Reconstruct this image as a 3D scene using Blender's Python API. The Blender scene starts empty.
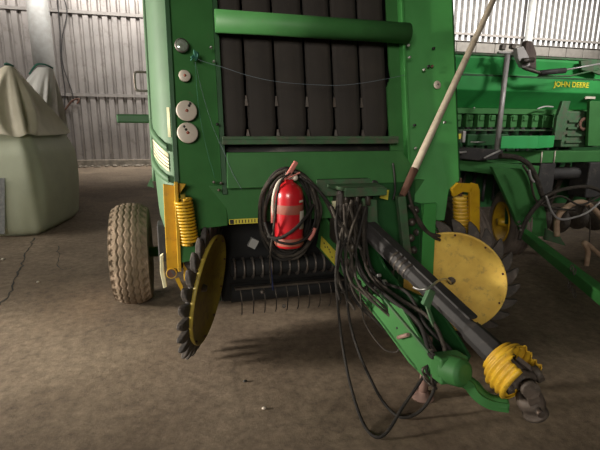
import bpy, math, random
from mathutils import Vector, Matrix, Quaternion
random.seed(7)
V = Vector
sc = bpy.context.scene
col = sc.collection
R = math.radians

# ---------------------------------------------------------------- camera
F = 450.0
PITCH, YAW, ROLL = R(13.2), R(-15.5), R(0.5)
CAM = V((0, -3.0, 1.7))
fw = V((-math.sin(YAW) * math.cos(PITCH), math.cos(YAW) * math.cos(PITCH), -math.sin(PITCH)))
r0 = V((math.cos(YAW), math.sin(YAW), 0)); u0 = r0.cross(fw)
rt = r0 * math.cos(ROLL) + u0 * math.sin(ROLL)
up = -r0 * math.sin(ROLL) + u0 * math.cos(ROLL)
cd = bpy.data.cameras.new('camera'); cam = bpy.data.objects.new('camera', cd); col.objects.link(cam)
cd.sensor_width = 36; cd.lens = F / 600 * 36; cd.clip_start = 0.05; cd.clip_end = 200
cam.matrix_world = Matrix((( rt.x, up.x, -fw.x, CAM.x), (rt.y, up.y, -fw.y, CAM.y), (rt.z, up.z, -fw.z, CAM.z), (0, 0, 0, 1)))
sc.camera = cam

# ---------------------------------------------------------------- world, light, exposure
w = bpy.data.worlds.new('daylight'); sc.world = w; w.use_nodes = True
w.node_tree.nodes['Background'].inputs[0].default_value = (1.0, 0.97, 0.93, 1)
w.node_tree.nodes['Background'].inputs[1].default_value = 2.0
def area(name, loc, aim, sx, sy, power, colr, spread=180):
    l = bpy.data.lights.new(name, 'AREA'); l.shape = 'RECTANGLE'; l.size = sx; l.size_y = sy
    l.energy = power; l.color = colr; l.spread = R(spread)
    o = bpy.data.objects.new(name, l); col.objects.link(o); o.location = loc
    o.rotation_euler = (V(aim) - V(loc)).to_track_quat('-Z', 'Y').to_euler()
    return o
area('doorway_daylight', (-12.0, 0.5, 2.9), (0.0, 0.3, 0.55), 2.2, 1.8, 320, (1.0, 0.92, 0.82), 50)
area('side_fill', (-5.5, 3.6, 3.5), (-0.6, 2.6, 0.9), 2.6, 2.0, 95, (1.0, 0.95, 0.88))  # added broad fill lamp for ambient light from the left
area('front_fill', (-2.2, -8.7, 3.6), (1.4, 0, 1.7), 6.0, 2.0, 88, (1.0, 0.94, 0.86), 60)  # fill lamp added behind the camera; the front wall is closed
area('drill_fill', (6.6, -4.5, 5.6), (5.3, 2.2, 2.35), 2.6, 1.0, 36, (1.0, 0.98, 0.94), 36)  # fill lamp added to brighten the drill hopper
area('back_wall_fill', (6.5, 12.4, 7.3), (6.5, 14.8, 4.2), 25.0, 1.2, 1600, (1.0, 0.97, 0.93), 130)  # long fill lamp added under the ceiling to brighten the back wall
sc.view_settings.view_transform = 'Standard'
sc.view_settings.look = 'None'
sc.view_settings.gamma = 1
sc.view_settings.exposure = 0.0
sc.view_settings.use_curve_mapping = False

# ---------------------------------------------------------------- photo rays to world points
def ray(x, y): return fw + rt * ((x - 300) / F) + up * ((225 - y) / F)
def atY(x, y, Y):
    d = ray(x, y); return CAM + d * ((Y - CAM.y) / d.y)
def atZ(x, y, Z=0.0):
    d = ray(x, y); return CAM + d * ((Z - CAM.z) / d.z)
def onpl(x, y, p, n):
    d = ray(x, y); n = V(n); return CAM + d * ((V(p) - CAM).dot(n) / d.dot(n))
K = 0.22
def face(x, z, off=0.0): return V((x, K * (z - 1.2) - off, z))
def atF(x, y, off=0.0): return onpl(x, y, (0, -off, 1.2), (0, 1, -K))

# ---------------------------------------------------------------- materials
def mat(name, c1, c2=None, rough=0.5, metal=0.0, scale=6, bump=0.0, bscale=40, dirt=None, dirt_amt=0.0, coat=0.0, spec=0.5):
    m = bpy.data.materials.new(name); m.use_nodes = True
    nt = m.node_tree; N = nt.nodes; L = nt.links; b = N['Principled BSDF']
    tc = N.new('ShaderNodeTexCoord')
    geo = N.new('ShaderNodeNewGeometry')
    nz = N.new('ShaderNodeTexNoise'); nz.inputs['Scale'].default_value = scale; nz.inputs['Detail'].default_value = 6
    L.new(geo.outputs['Position'], nz.inputs['Vector'])
    rp = N.new('ShaderNodeValToRGB')
    rp.color_ramp.elements[0].position = 0.35; rp.color_ramp.elements[1].position = 0.68
    c2 = c2 or tuple(v * 0.75 for v in c1)
    rp.color_ramp.elements[0].color = (*c2, 1); rp.color_ramp.elements[1].color = (*c1, 1)
    L.new(nz.outputs['Fac'], rp.inputs['Fac'])
    out = rp.outputs['Color']
    if dirt:
        n2 = N.new('ShaderNodeTexNoise'); n2.inputs['Scale'].default_value = scale * 2.3; n2.inputs['Detail'].default_value = 9
        n2.inputs['Roughness'].default_value = 0.7
        L.new(geo.outputs['Position'], n2.inputs['Vector'])
        r2 = N.new('ShaderNodeValToRGB'); r2.color_ramp.elements[0].position = 0.62 - dirt_amt * 0.3; r2.color_ramp.elements[1].position = 0.8 - dirt_amt * 0.2
        L.new(n2.outputs['Fac'], r2.inputs['Fac'])
        mx = N.new('ShaderNodeMixRGB'); mx.inputs['Color2'].default_value = (*dirt, 1)
        L.new(r2.outputs['Color'], mx.inputs['Fac']); L.new(out, mx.inputs['Color1'])
        out = mx.outputs['Color']
    L.new(out, b.inputs['Base Color'])
    b.inputs['Roughness'].default_value = rough; b.inputs['Metallic'].default_value = metal
    b.inputs['Specular IOR Level'].default_value = spec
    if coat: b.inputs['Coat Weight'].default_value = coat
    if bump:
        n3 = N.new('ShaderNodeTexNoise'); n3.inputs['Scale'].default_value = bscale; n3.inputs['Detail'].default_value = 8
        L.new(geo.outputs['Position'], n3.inputs['Vector'])
        bp = N.new('ShaderNodeBump'); bp.inputs['Strength'].default_value = bump; bp.inputs['Distance'].default_value = 0.02
        L.new(n3.outputs['Fac'], bp.inputs['Height']); L.new(bp.outputs['Normal'], b.inputs['Normal'])
    return m

M = {}
M['green'] = mat('green_paint', (0.045, 0.165, 0.044), (0.038, 0.14, 0.037), 0.55, dirt=(0.08, 0.11, 0.05), dirt_amt=0.0, spec=0.3)
M['green_lit'] = mat('green_paint_lit', (0.056, 0.27, 0.06), (0.05, 0.235, 0.052), 0.55, spec=0.3)  # same green paint, lighter: the right plate's light put into the colour
M['green_bright'] = mat('green_paint_bright', (0.07, 0.145, 0.068), (0.06, 0.125, 0.06), 0.6, spec=0.4)
M['green_dirty'] = mat('green_paint_dusty', (0.05, 0.14, 0.055), (0.04, 0.09, 0.04), 0.65, dirt=(0.09, 0.08, 0.055), dirt_amt=0.55, bump=0.1)
M['green_dark'] = mat('dark_green_paint', (0.015, 0.085, 0.02), (0.01, 0.055, 0.014), 0.5)
M['green_hopper_lit'] = mat('hopper_green_lit', (0.03, 0.27, 0.06), (0.026, 0.22, 0.05), 0.5, spec=0.3)  # green raised to stand in for light missing on the hopper front
M['green_box'] = mat('bright_green_box_paint', (0.05, 0.42, 0.12), (0.045, 0.38, 0.10), 0.45)
M['yellow'] = mat('yellow_paint', (0.60, 0.36, 0.012), (0.48, 0.27, 0.01), 0.45, dirt=(0.25, 0.14, 0.03), dirt_amt=0.15, scale=9)
M['yellow_worn_lit'] = mat('worn_lit_yellow_paint', (0.90, 0.62, 0.12), (0.74, 0.46, 0.08), 0.55, dirt=(0.42, 0.25, 0.08), dirt_amt=0.3, scale=7, bump=0.06)  # worn paint, base brightened to carry the light on the right disc
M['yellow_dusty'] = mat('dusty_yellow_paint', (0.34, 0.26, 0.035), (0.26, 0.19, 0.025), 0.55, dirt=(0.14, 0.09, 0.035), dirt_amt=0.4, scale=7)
M['yellow_plastic'] = mat('yellow_plastic', (0.80, 0.50, 0.03), (0.62, 0.36, 0.03), 0.45, dirt=(0.3, 0.18, 0.04), dirt_amt=0.2, scale=14)
M['belt'] = mat('rubber_belt', (0.034, 0.027, 0.021), (0.026, 0.021, 0.017), 0.8, bump=0.1, bscale=90, dirt=(0.05, 0.04, 0.03), dirt_amt=0.1)
M['black'] = mat('void_shade_black', (0.008, 0.008, 0.007), (0.005, 0.005, 0.005), 0.8)  # near-black colour painting the deep shade in and under the baler
M['finger'] = mat('dusty_rubber_finger', (0.085, 0.07, 0.058), (0.045, 0.04, 0.035), 0.8, bump=0.15, dirt=(0.15, 0.12, 0.09), dirt_amt=0.3, scale=9)
M['rubber'] = mat('black_rubber', (0.035, 0.032, 0.03), (0.022, 0.02, 0.019), 0.7, bump=0.1, dirt=(0.09, 0.075, 0.06), dirt_amt=0.25)
M['hose'] = mat('dusty_hose_rubber', (0.06, 0.05, 0.04), (0.035, 0.03, 0.025), 0.85, spec=0.2, bump=0.3, bscale=120, dirt=(0.10, 0.085, 0.065), dirt_amt=0.4, scale=12)
M['hose_black'] = mat('black_hose_rubber', (0.028, 0.025, 0.021), (0.018, 0.016, 0.014), 0.8, spec=0.25, bump=0.3, bscale=120, dirt=(0.08, 0.065, 0.05), dirt_amt=0.2, scale=12)
M['tyre'] = mat('dusty_tyre_rubber', (0.25, 0.185, 0.13), (0.16, 0.12, 0.08), 0.9, bump=0.25, bscale=60, dirt=(0.09, 0.075, 0.05), dirt_amt=0.4, spec=0.2)
M['tyre_dark'] = mat('dark_tyre_rubber', (0.22, 0.175, 0.14), (0.14, 0.11, 0.09), 0.85, bump=0.15, bscale=60)
M['steel'] = mat('dirty_steel', (0.20, 0.18, 0.16), (0.12, 0.10, 0.085), 0.5, metal=0.6, bump=0.1, dirt=(0.13, 0.08, 0.05), dirt_amt=0.4)
M['bright_steel'] = mat('bright_steel', (0.62, 0.60, 0.56), (0.45, 0.43, 0.4), 0.35, metal=0.8)
M['grease'] = mat('greasy_dark_steel', (0.075, 0.062, 0.05), (0.04, 0.033, 0.028), 0.45, metal=0.3, bump=0.3, bscale=30, dirt=(0.11, 0.09, 0.06), dirt_amt=0.4, scale=10)
M['greasy'] = mat('dusty_greasy_iron', (0.15, 0.115, 0.09), (0.06, 0.048, 0.038), 0.6, bump=0.3, bscale=30, dirt=(0.17, 0.14, 0.11), dirt_amt=0.4, scale=10)
M['pinkish'] = mat('faded_primer', (0.33, 0.20, 0.16), (0.22, 0.14, 0.11), 0.7)
M['red'] = mat('red_enamel', (0.50, 0.012, 0.018), (0.40, 0.01, 0.015), 0.32, coat=0.4)
M['faded_red'] = mat('faded_red_plastic', (0.50, 0.17, 0.13), (0.42, 0.12, 0.10), 0.5)
M['brown_label'] = mat('dusty_label', (0.30, 0.085, 0.05), (0.24, 0.07, 0.045), 0.6)
M['white'] = mat('off_white_plastic', (0.60, 0.53, 0.43), (0.50, 0.44, 0.36), 0.5)
M['cream'] = mat('cream_decal', (0.78, 0.74, 0.48), (0.68, 0.64, 0.40), 0.5, scale=20)
M['decal_yellow'] = mat('yellow_decal', (0.75, 0.66, 0.07), (0.62, 0.52, 0.06), 0.5)
M['decal_letter'] = mat('yellow_lettering', (0.72, 0.64, 0.03), (0.66, 0.58, 0.03), 0.5)
M['ink'] = mat('black_ink', (0.02, 0.02, 0.015), (0.012, 0.012, 0.01), 0.6)
M['pole'] = mat('weathered_pole', (0.50, 0.43, 0.32), (0.36, 0.30, 0.22), 0.75, bump=0.15, scale=9, dirt=(0.18, 0.13, 0.09), dirt_amt=0.2)
M['rust'] = mat('rusty_steel', (0.16, 0.075, 0.045), (0.10, 0.05, 0.035), 0.85, bump=0.2)
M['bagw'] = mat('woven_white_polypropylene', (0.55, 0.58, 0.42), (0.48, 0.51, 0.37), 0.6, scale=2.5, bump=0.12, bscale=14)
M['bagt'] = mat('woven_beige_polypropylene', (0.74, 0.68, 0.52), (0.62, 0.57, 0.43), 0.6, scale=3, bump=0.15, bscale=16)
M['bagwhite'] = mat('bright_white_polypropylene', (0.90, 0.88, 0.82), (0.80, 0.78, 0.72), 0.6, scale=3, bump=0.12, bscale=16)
M['teal'] = mat('teal_twine', (0.02, 0.14, 0.09), (0.02, 0.10, 0.07), 0.7)
M['blue_twine'] = mat('pale_blue_twine', (0.16, 0.2, 0.22), (0.12, 0.15, 0.18), 0.7)
M['tan'] = mat('tan_hose', (0.46, 0.32, 0.21), (0.34, 0.22, 0.14), 0.7, dirt=(0.2, 0.13, 0.08), dirt_amt=0.2, scale=12)
M['galv'] = mat('galvanised_pipe', (0.46, 0.43, 0.42), (0.36, 0.34, 0.32), 0.5, metal=0.35)
M['column'] = mat('grey_painted_steel', (0.33, 0.33, 0.31), (0.28, 0.27, 0.25), 0.5)
M['rag'] = mat('brown_rag', (0.12, 0.09, 0.075), (0.07, 0.05, 0.045), 0.9, bump=0.3)
M['paper'] = mat('grey_paper', (0.36, 0.37, 0.36), (0.25, 0.26, 0.26), 0.6, scale=30)
M['glass'] = mat('reflector_lens', (0.38, 0.42, 0.36), (0.22, 0.27, 0.2), 0.12, metal=0.3, scale=60, coat=1)
M['orange'] = mat('orange_red_reflector', (0.5, 0.08, 0.03), None, 0.3)
M['slat'] = mat('grey_slat_metal', (0.16, 0.148, 0.138), (0.12, 0.11, 0.10), 0.6)
M['block'] = mat('pale_masonry_block', (0.20, 0.183, 0.158), (0.16, 0.145, 0.125), 0.8, bump=0.1)
M['girt'] = mat('wall_girt_steel', (0.26, 0.235, 0.21), (0.2, 0.18, 0.165), 0.6)
M['ceil'] = mat('ceiling_sheet', (0.3, 0.29, 0.27), (0.25, 0.24, 0.22), 0.7)
M['rubble'] = mat('rubble_grey', (0.28, 0.24, 0.19), (0.15, 0.13, 0.10), 0.9, bump=0.4)

def metal_wall():
    m = mat('corrugated_zinc_sheet', (0.40, 0.365, 0.34), (0.30, 0.275, 0.255), 0.42, metal=0.55, scale=1.3, dirt=(0.19, 0.17, 0.15), dirt_amt=0.25)
    return m
M['zinc'] = metal_wall()

def floor_mat():
    m = bpy.data.materials.new('dusty_concrete_floor'); m.use_nodes = True
    nt = m.node_tree; N = nt.nodes; L = nt.links; b = N['Principled BSDF']
    geo = N.new('ShaderNodeNewGeometry')
    def noise(s, d=8, r=0.6, dist=0):
        n = N.new('ShaderNodeTexNoise'); n.inputs['Scale'].default_value = s; n.inputs['Detail'].default_value = d
        n.inputs['Roughness'].default_value = r; n.inputs['Distortion'].default_value = dist
        L.new(geo.outputs['Position'], n.inputs['Vector']); return n
    def ramp(src, stops):
        r = N.new('ShaderNodeValToRGB'); e = r.color_ramp.elements
        e[0].position, e[0].color = stops[0][0], (*stops[0][1], 1)
        e[1].position, e[1].color = stops[1][0], (*stops[1][1], 1)
        for p, c in stops[2:]:
            q = e.new(p); q.color = (*c, 1)
        L.new(src, r.inputs['Fac']); return r
    def mix(a, bb, fac, mode='MIX'):
        x = N.new('ShaderNodeMixRGB'); x.blend_type = mode
        if isinstance(fac, float): x.inputs['Fac'].default_value = fac
        else: L.new(fac, x.inputs['Fac'])
        L.new(a, x.inputs['Color1'])
        if isinstance(bb, tuple): x.inputs['Color2'].default_value = (*bb, 1)
        else: L.new(bb, x.inputs['Color2'])
        return x.outputs['Color']
    base = ramp(noise(0.9, 6, 0.6, 0.6).outputs['Fac'], [(0.32, (0.15, 0.112, 0.08)), (0.68, (0.265, 0.208, 0.15))])
    fine = ramp(noise(14, 10, 0.75).outputs['Fac'], [(0.32, (0.55, 0.54, 0.52)), (0.66, (1.2, 1.18, 1.13))])
    c = mix(base.outputs['Color'], fine.outputs['Color'], 1.0, 'MULTIPLY')
    st = ramp(noise(2.3, 9, 0.7, 1.2).outputs['Fac'], [(0.58, (0, 0, 0)), (0.72, (1, 1, 1))])
    c = mix(c, (0.085, 0.062, 0.045), mix_f(N, L, st.outputs['Color'], 0.6))
    # scattered dark pits and pale dust specks
    vo = N.new('ShaderNodeTexVoronoi'); vo.inputs['Scale'].default_value = 7; L.new(geo.outputs['Position'], vo.inputs['Vector'])
    sp = ramp(vo.outputs['Distance'], [(0.03, (1, 1, 1)), (0.07, (0, 0, 0))])
    c = mix(c, (0.09, 0.07, 0.05), mix_f(N, L, sp.outputs['Color'], 0.5))
    # cracks
    wn = noise(1.5, 5, 0.6)
    ad = N.new('ShaderNodeMixRGB'); ad.blend_type = 'ADD'; ad.inputs['Fac'].default_value = 0.45
    L.new(geo.outputs['Position'], ad.inputs['Color1']); L.new(wn.outputs['Color'], ad.inputs['Color2'])
    v2 = N.new('ShaderNodeTexVoronoi'); v2.feature = 'DISTANCE_TO_EDGE'; v2.inputs['Scale'].default_value = 0.42
    L.new(ad.outputs['Color'], v2.inputs['Vector'])
    cr = ramp(v2.outputs['Distance'], [(0.0, (1, 1, 1)), (0.008, (0, 0, 0))])
    c = mix(c, (0.05, 0.04, 0.03), mix_f(N, L, cr.outputs['Color'], 0.25))
    L.new(c, b.inputs['Base Color'])
    b.inputs['Roughness'].default_value = 0.8
    b.inputs['Specular IOR Level'].default_value = 0.3
    bp = N.new('ShaderNodeBump'); bp.inputs['Strength'].default_value = 0.35; bp.inputs['Distance'].default_value = 0.02
    L.new(noise(9, 12, 0.75).outputs['Fac'], bp.inputs['Height']); L.new(bp.outputs['Normal'], b.inputs['Normal'])
    return m
def mix_f(N, L, src, k):
    mm = N.new('ShaderNodeMath'); mm.operation = 'MULTIPLY'; mm.inputs[1].default_value = k
    L.new(src, mm.inputs[0]); return mm.outputs[0]
M['floor'] = floor_mat()

# ---------------------------------------------------------------- mesh builder
org = {}
def unit(v): v = V(v); return v.normalized()
def frame(d, hint=None):
    d = unit(d); h = V(hint) if hint is not None else (V((0, 0, 1)) if abs(d.z) < 0.9 else V((1, 0, 0)))
    s = d.cross(h).normalized(); u = s.cross(d).normalized(); return d, s, u
def smooth_path(pts, n=6, closed=False):
    pts = [V(p) for p in pts]; out = []; m = len(pts)
    for i in range(m if closed else m - 1):
        g = (lambda k: pts[k % m]) if closed else (lambda k: pts[max(0, min(m - 1, k))])
        a, b, c, d = g(i - 1), g(i), g(i + 1), g(i + 2)
        for k in range(n):
            t = k / n
            out.append(0.5 * ((2 * b) + (c - a) * t + (2 * a - 5 * b + 4 * c - d) * t * t + (3 * b - a - 3 * c + d) * t ** 3))
    if not closed: out.append(pts[-1])
    return out
class MB:
    def __init__(s): s.v = []; s.f = []; s.sm = []
    def add(s, vs, fs, smooth=False):
        o = len(s.v); s.v += [V(p) for p in vs]
        for q in fs: s.f.append([i + o for i in q]); s.sm.append(smooth)
        return s
    def box(s, c, size, M3=None):
        c = V(c); hx, hy, hz = [a / 2 for a in size]
        vs = [V((x, y, z)) for x in (-hx, hx) for y in (-hy, hy) for z in (-hz, hz)]
        if M3 is not None: vs = [M3 @ v for v in vs]
        return s.add([c + v for v in vs], [(0, 1, 3, 2), (4, 6, 7, 5), (0, 4, 5, 1), (2, 3, 7, 6), (0, 2, 6, 4), (1, 5, 7, 3)])
    def bb(s, x0, x1, y0, y1, z0, z1): return s.box(((x0 + x1) / 2, (y0 + y1) / 2, (z0 + z1) / 2), (abs(x1 - x0), abs(y1 - y0), abs(z1 - z0)))
    def beam(s, a, b, w, h, hint=None):
        a, b = V(a), V(b); d, sd, u = frame(b - a, hint)
        vs = [p + sd * i * w / 2 + u * j * h / 2 for p in (a, b) for i, j in ((-1, -1), (1, -1), (1, 1), (-1, 1))]
        return s.add(vs, [(3, 2, 1, 0), (4, 5, 6, 7), (0, 1, 5, 4), (1, 2, 6, 5), (2, 3, 7, 6), (3, 0, 4, 7)])
    def tube(s, path, r, n=8, closed=False, sm=True):
        path = [V(p) for p in path]; m = len(path); rad = r if isinstance(r, (list, tuple)) else [r] * m
        prev = None; rings = []
        for i, p in enumerate(path):
            if closed: t = path[(i + 1) % m] - path[i - 1]
            else: t = path[min(i + 1, m - 1)] - path[max(i - 1, 0)]
            t = t.normalized() if t.length > 1e-9 else V((0, 0, 1))
            if prev is None: _, sd, _u = frame(t)
            else: sd = (prev - t * prev.dot(t)); sd = sd.normalized() if sd.length > 1e-6 else frame(t)[1]
            prev = sd; u = t.cross(sd)
            rings.append([p + (sd * math.cos(2 * math.pi * k / n) + u * math.sin(2 * math.pi * k / n)) * rad[i] for k in range(n)])
        vs = [q for rg in rings for q in rg]; fs = []
        for i in range(m if closed else m - 1):
            j = (i + 1) % m
            for k in range(n): fs.append((i * n + k, i * n + (k + 1) % n, j * n + (k + 1) % n, j * n + k))
        s.add(vs, fs, sm)
        if not closed:
            s.add(rings[0], [tuple(reversed(range(n)))]); s.add(rings[-1], [tuple(range(n))])
        return s
    def lathe(s, prof, c, axis, n=32, sm=True, caps=False, hint=None):
        # prof: (radius, height along axis)
        c = V(c); d, sd, u = frame(axis, hint)
        vs = [c + d * h + (sd * math.cos(2 * math.pi * k / n) + u * math.sin(2 * math.pi * k / n)) * r for r, h in prof for k in range(n)]
        fs = [(i * n + k, i * n + (k + 1) % n, (i + 1) * n + (k + 1) % n, (i + 1) * n + k) for i in range(len(prof) - 1) for k in range(n)]
        s.add(vs, fs, sm)
        if caps:
            s.add(vs[:n], [tuple(reversed(range(n)))]); s.add(vs[-n:], [tuple(range(n))])
        return s
    def prism(s, pts, ext, sm=False):
        pts = [V(p) for p in pts]; n = len(pts); e = V(ext)
        vs = pts + [p + e for p in pts]
        return s.add(vs, [tuple(range(n)), tuple(reversed(range(n, 2 * n)))] + [(i, i + n, (i + 1) % n + n, (i + 1) % n) for i in range(n)], sm)
    def ball(s, c, r, n=12, m=8, sc3=(1, 1, 1)):
        c = V(c); vs = []; fs = []
        for i in range(m + 1):
            a = math.pi * i / m
            for k in range(n):
                b = 2 * math.pi * k / n
                vs.append(c + V((math.sin(a) * math.cos(b) * sc3[0], math.sin(a) * math.sin(b) * sc3[1], math.cos(a) * sc3[2])) * r)
        for i in range(m):
            for k in range(n): fs.append((i * n + k, i * n + (k + 1) % n, (i + 1) * n + (k + 1) % n, (i + 1) * n + k))
        return s.add(vs, fs, True)
    def build(s, name, m, parent=None, bevel=0.0, seg=2, label=None, loc=None, fixn=True):
        o0 = V(loc) if loc is not None else (org[parent.name] if parent is not None else V((0, 0, 0)))
        me = bpy.data.meshes.new(name); me.from_pydata([tuple(p - o0) for p in s.v], [], s.f)
        me.polygons.foreach_set('use_smooth', s.sm)
        if fixn:
            import bmesh
            bm = bmesh.new(); bm.from_mesh(me); bmesh.ops.remove_doubles(bm, verts=bm.verts, dist=1e-5)
            bmesh.ops.recalc_face_normals(bm, faces=bm.faces); bm.to_mesh(me); bm.free()
        me.materials.append(M[m] if isinstance(m, str) else m)
        o = bpy.data.objects.new(name, me); col.objects.link(o)
        if parent is not None: o.parent = parent
        else: o.location = o0
        org[o.name] = o0
        if bevel:
            b = o.modifiers.new('bevel', 'BEVEL'); b.width = bevel; b.segments = seg; b.limit_method = 'ANGLE'; b.angle_limit = R(35)
        if label: o['label'] = label
        return o
def thing(name, loc, label, cat, group=None):
    o = bpy.data.objects.new(name, None); col.objects.link(o); o.location = loc; o.empty_display_size = 0.1
    o['label'] = label; o['category'] = cat
    if group: o['group'] = group
    org[o.name] = V(loc); return o
def tag(o, label, cat, group=None, kind=None):
    if label: o['label'] = label
    if cat: o['category'] = cat
    if group: o['group'] = group
    if kind: o['kind'] = kind
    return o
def struct(mb, name, m, bevel=0.0):
    o = mb.build(name, m, None, bevel); o['kind'] = 'structure'; return o
def text_mesh(name, txt, m, parent, size, origin, xdir, udir, extrude=0.002, bold=0.0, shear=0.0):
    cu = bpy.data.curves.new(name, 'FONT'); cu.body = txt; cu.size = size; cu.extrude = extrude; cu.offset = bold; cu.shear = shear
    to = bpy.data.objects.new('tmp_text', cu); col.objects.link(to)
    bpy.context.view_layer.update()
    me = bpy.data.meshes.new_from_object(to.evaluated_get(bpy.context.evaluated_depsgraph_get()))
    bpy.data.objects.remove(to)
    x = unit(xdir); u = unit(udir); n = x.cross(u); o0 = org[parent.name]
    for v in me.vertices: v.co = V(origin) + x * v.co.x + u * v.co.y + n * v.co.z - o0
    me.materials.clear(); me.materials.append(M[m])
    me.name = name
    o = bpy.data.objects.new(name, me); col.objects.link(o); o.parent = parent; org[o.name] = o0
    return o

# ================================================================ SETTING
WY = 14.82
X0, X1, YF, HT = -5.6, 22.0, -9.0, 7.6
struct(MB().bb(X0 - .3, X1 + .3, YF - .3, WY + .3, -0.2, 0), 'floor', 'floor')
struct(MB().bb(X0 - .3, X1 + .3, YF - .3, WY + .3, HT, HT + .15), 'ceiling', 'ceil')
# left wall with a wide doorway (the daylight comes in here)
mb = MB(); mb.bb(X0 - .2, X0, YF, -0.21, 0, HT); mb.bb(X0 - .2, X0, 1.05, 1.9, 0, HT); mb.bb(X0 - .2, X0, -0.21, 1.05, 4.0, HT)
mb.bb(X0 - .2, X0, 1.9, 4.9, 0, 2.4); mb.bb(X0 - .2, X0, 1.9, 4.9, 4.6, HT); mb.bb(X0 - .2, X0, 4.9, WY, 0, HT)  # second opening, added to go with the side fill lamp
struct(mb, 'wall_left', 'zinc')
struct(MB().bb(X1, X1 + .2, YF, WY, 0, HT), 'wall_right', 'zinc')
mb = MB(); mb.bb(X0, X1, YF - .2, YF, 0, HT)
struct(mb, 'wall_front', 'zinc')
# back wall, left bay: ribbed sheet with trapezoid ribs
BAY = 6.0
def ribbed(x0, x1, y, z0, z1, pitch, d=0.085):
    prof = []; x = x0
    while x < x1:
        for fx, fy in ((0.0, 0), (0.20, 0), (0.32, -d), (0.86, -d)): prof.append((x + fx * pitch, y + fy))
        x += pitch
    prof.append((x, y)); mb = MB(); vs = []; fs = []
    n = len(prof)
    for px, py in prof: vs.append((px, py, z0)); vs.append((px, py, z1))
    for i in range(n - 1): fs.append((2 * i, 2 * i + 2, 2 * i + 3, 2 * i + 1))
    # back skin so the sheet has a thickness
    for px, py in prof: vs.append((px, py + 0.012, z0)); vs.append((px, py + 0.012, z1))
    for i in range(n - 1): fs.append((2 * n + 2 * i, 2 * n + 2 * i + 1, 2 * n + 2 * i + 3, 2 * n + 2 * i + 2))
    return mb.add(vs, fs)
def wall_bay(segs):
    mb = MB()
    for a, b in segs:
        r_ = ribbed(a, b, WY, 0.0, HT, 0.305); mb.add(r_.v, r_.f)
    return mb
o = wall_bay([(X0, BAY)]).build('wall_back', 'zinc', fixn=False); o['kind'] = 'structure'
# plinth and girts
mb = MB(); mb.bb(X0, BAY, WY - .16, WY, 0, 0.22)
struct(mb, 'baseboard_back', 'rubble', 0.02)
mb = MB()
for z in (2.47, 5.15): mb.bb(X0, BAY, WY - .13, WY - .06, z - .05, z + .05)
struct(mb, 'trim_1', 'girt')
# right bay: masonry parapet with pale blocks, slats above with daylight between
mb = MB(); zt = 4.95
mb.bb(BAY, X1, WY - .05, WY + .12, 0, 4.55)
struct(mb, 'wall_back_right', 'block')
mb = MB(); x = BAY; i = 0
while x < X1:
    mb.bb(x + .012, min(x + .93, X1), WY - .10, WY + .1, 4.56, 4.98); x += .95
struct(mb, 'trim_2', 'block', 0.01)
mb = MB(); mb.bb(BAY, X1, WY - .14, WY - .05, 5.22, 5.31); mb.bb(BAY, X1, WY - .14, WY + .08, 4.98, 5.0); mb.bb(BAY, X1, WY - .1, WY + .02, HT - .2, HT)
struct(mb, 'trim_3', 'girt')
mb = MB(); x = BAY + .1
while x < X1:
    mb.bb(x, x + .135, WY - .045, WY + .005, 5.0, HT); mb.bb(x + .04, x + .095, WY - .07, WY - .045, 5.0, HT); x += .285
struct(mb, 'trim_4', 'slat')
struct(MB().tube([(15.05, WY - .35, 0), (15.05, WY - .35, HT)], .16, 16), 'trim_5', 'column')
struct(MB().tube([(-3.82, 13.6, 0), (-3.82, 13.6, HT)], .31, 28), 'trim_6', 'column')

# cables hanging on the back wall
c = thing('wall_cable', (-2.9, WY - .1, 2.0), 'thin dark cables hanging loose on the corrugated wall beside the column', 'cable')
MB().tube(smooth_path([atY(62, -6, WY - .12), atY(67, 12, WY - .15), atY(62, 40, WY - .14), atY(63, 65, WY - .14), atY(72, 92, WY - .15), atY(73, 103, WY - .13)], 6), .018, 6).build('cable', 'rubber', c)
MB().tube(smooth_path([atY(57, -6, WY - .12), atY(60, 30, WY - .13), atY(61, 60, WY - .14), atY(65, 90, WY - .13), atY(64, 110, WY - .13)], 6), .02, 6).build('cable', 'rubber', c)
MB().tube(smooth_path([atY(65, 110, WY - .14), atY(72, 101, WY - .2), atY(79, 99, WY - .2), atY(77, 104, WY - .2)], 6), .03, 6).build('bent_end', 'rust', c)

# rubble and dust along the plinth
mb = MB()
for i in range(140):
    x = random.uniform(-4.2, 0.2); s_ = random.uniform(.02, .06)
    mb.ball((x, WY - .2 - random.random() * .45, s_ * .5), s_, 6, 4, (1.3, 1, .6))
tag(mb.build('rubble', 'rubble'), 'grey rubble and dust strewn along the foot of the back wall', 'rubble', kind='stuff')

# loose stones on the floor
for (px, py, r_, lab) in ((264, 408, .012, 'small pale stone on the floor in front of the baler'),
                    (38, 282, .014, 'small white chip on the floor left of the tyre'),
                    (3, 259, .018, 'white chip on the floor in front of the bulk bag'),
                    (245, 381, .011, 'dark pebble on the floor right of the left disc')):
    p = atZ(px, py, r_ * .6)
    mb = MB(); mb.ball(p, r_, 7, 5, (1.3, 1, .7))
    o = mb.build('stone', 'ink' if 'dark' in lab else 'white', loc=(p.x, p.y, 0))
    tag(o, lab, 'stone', 'loose stones on the floor')

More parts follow.
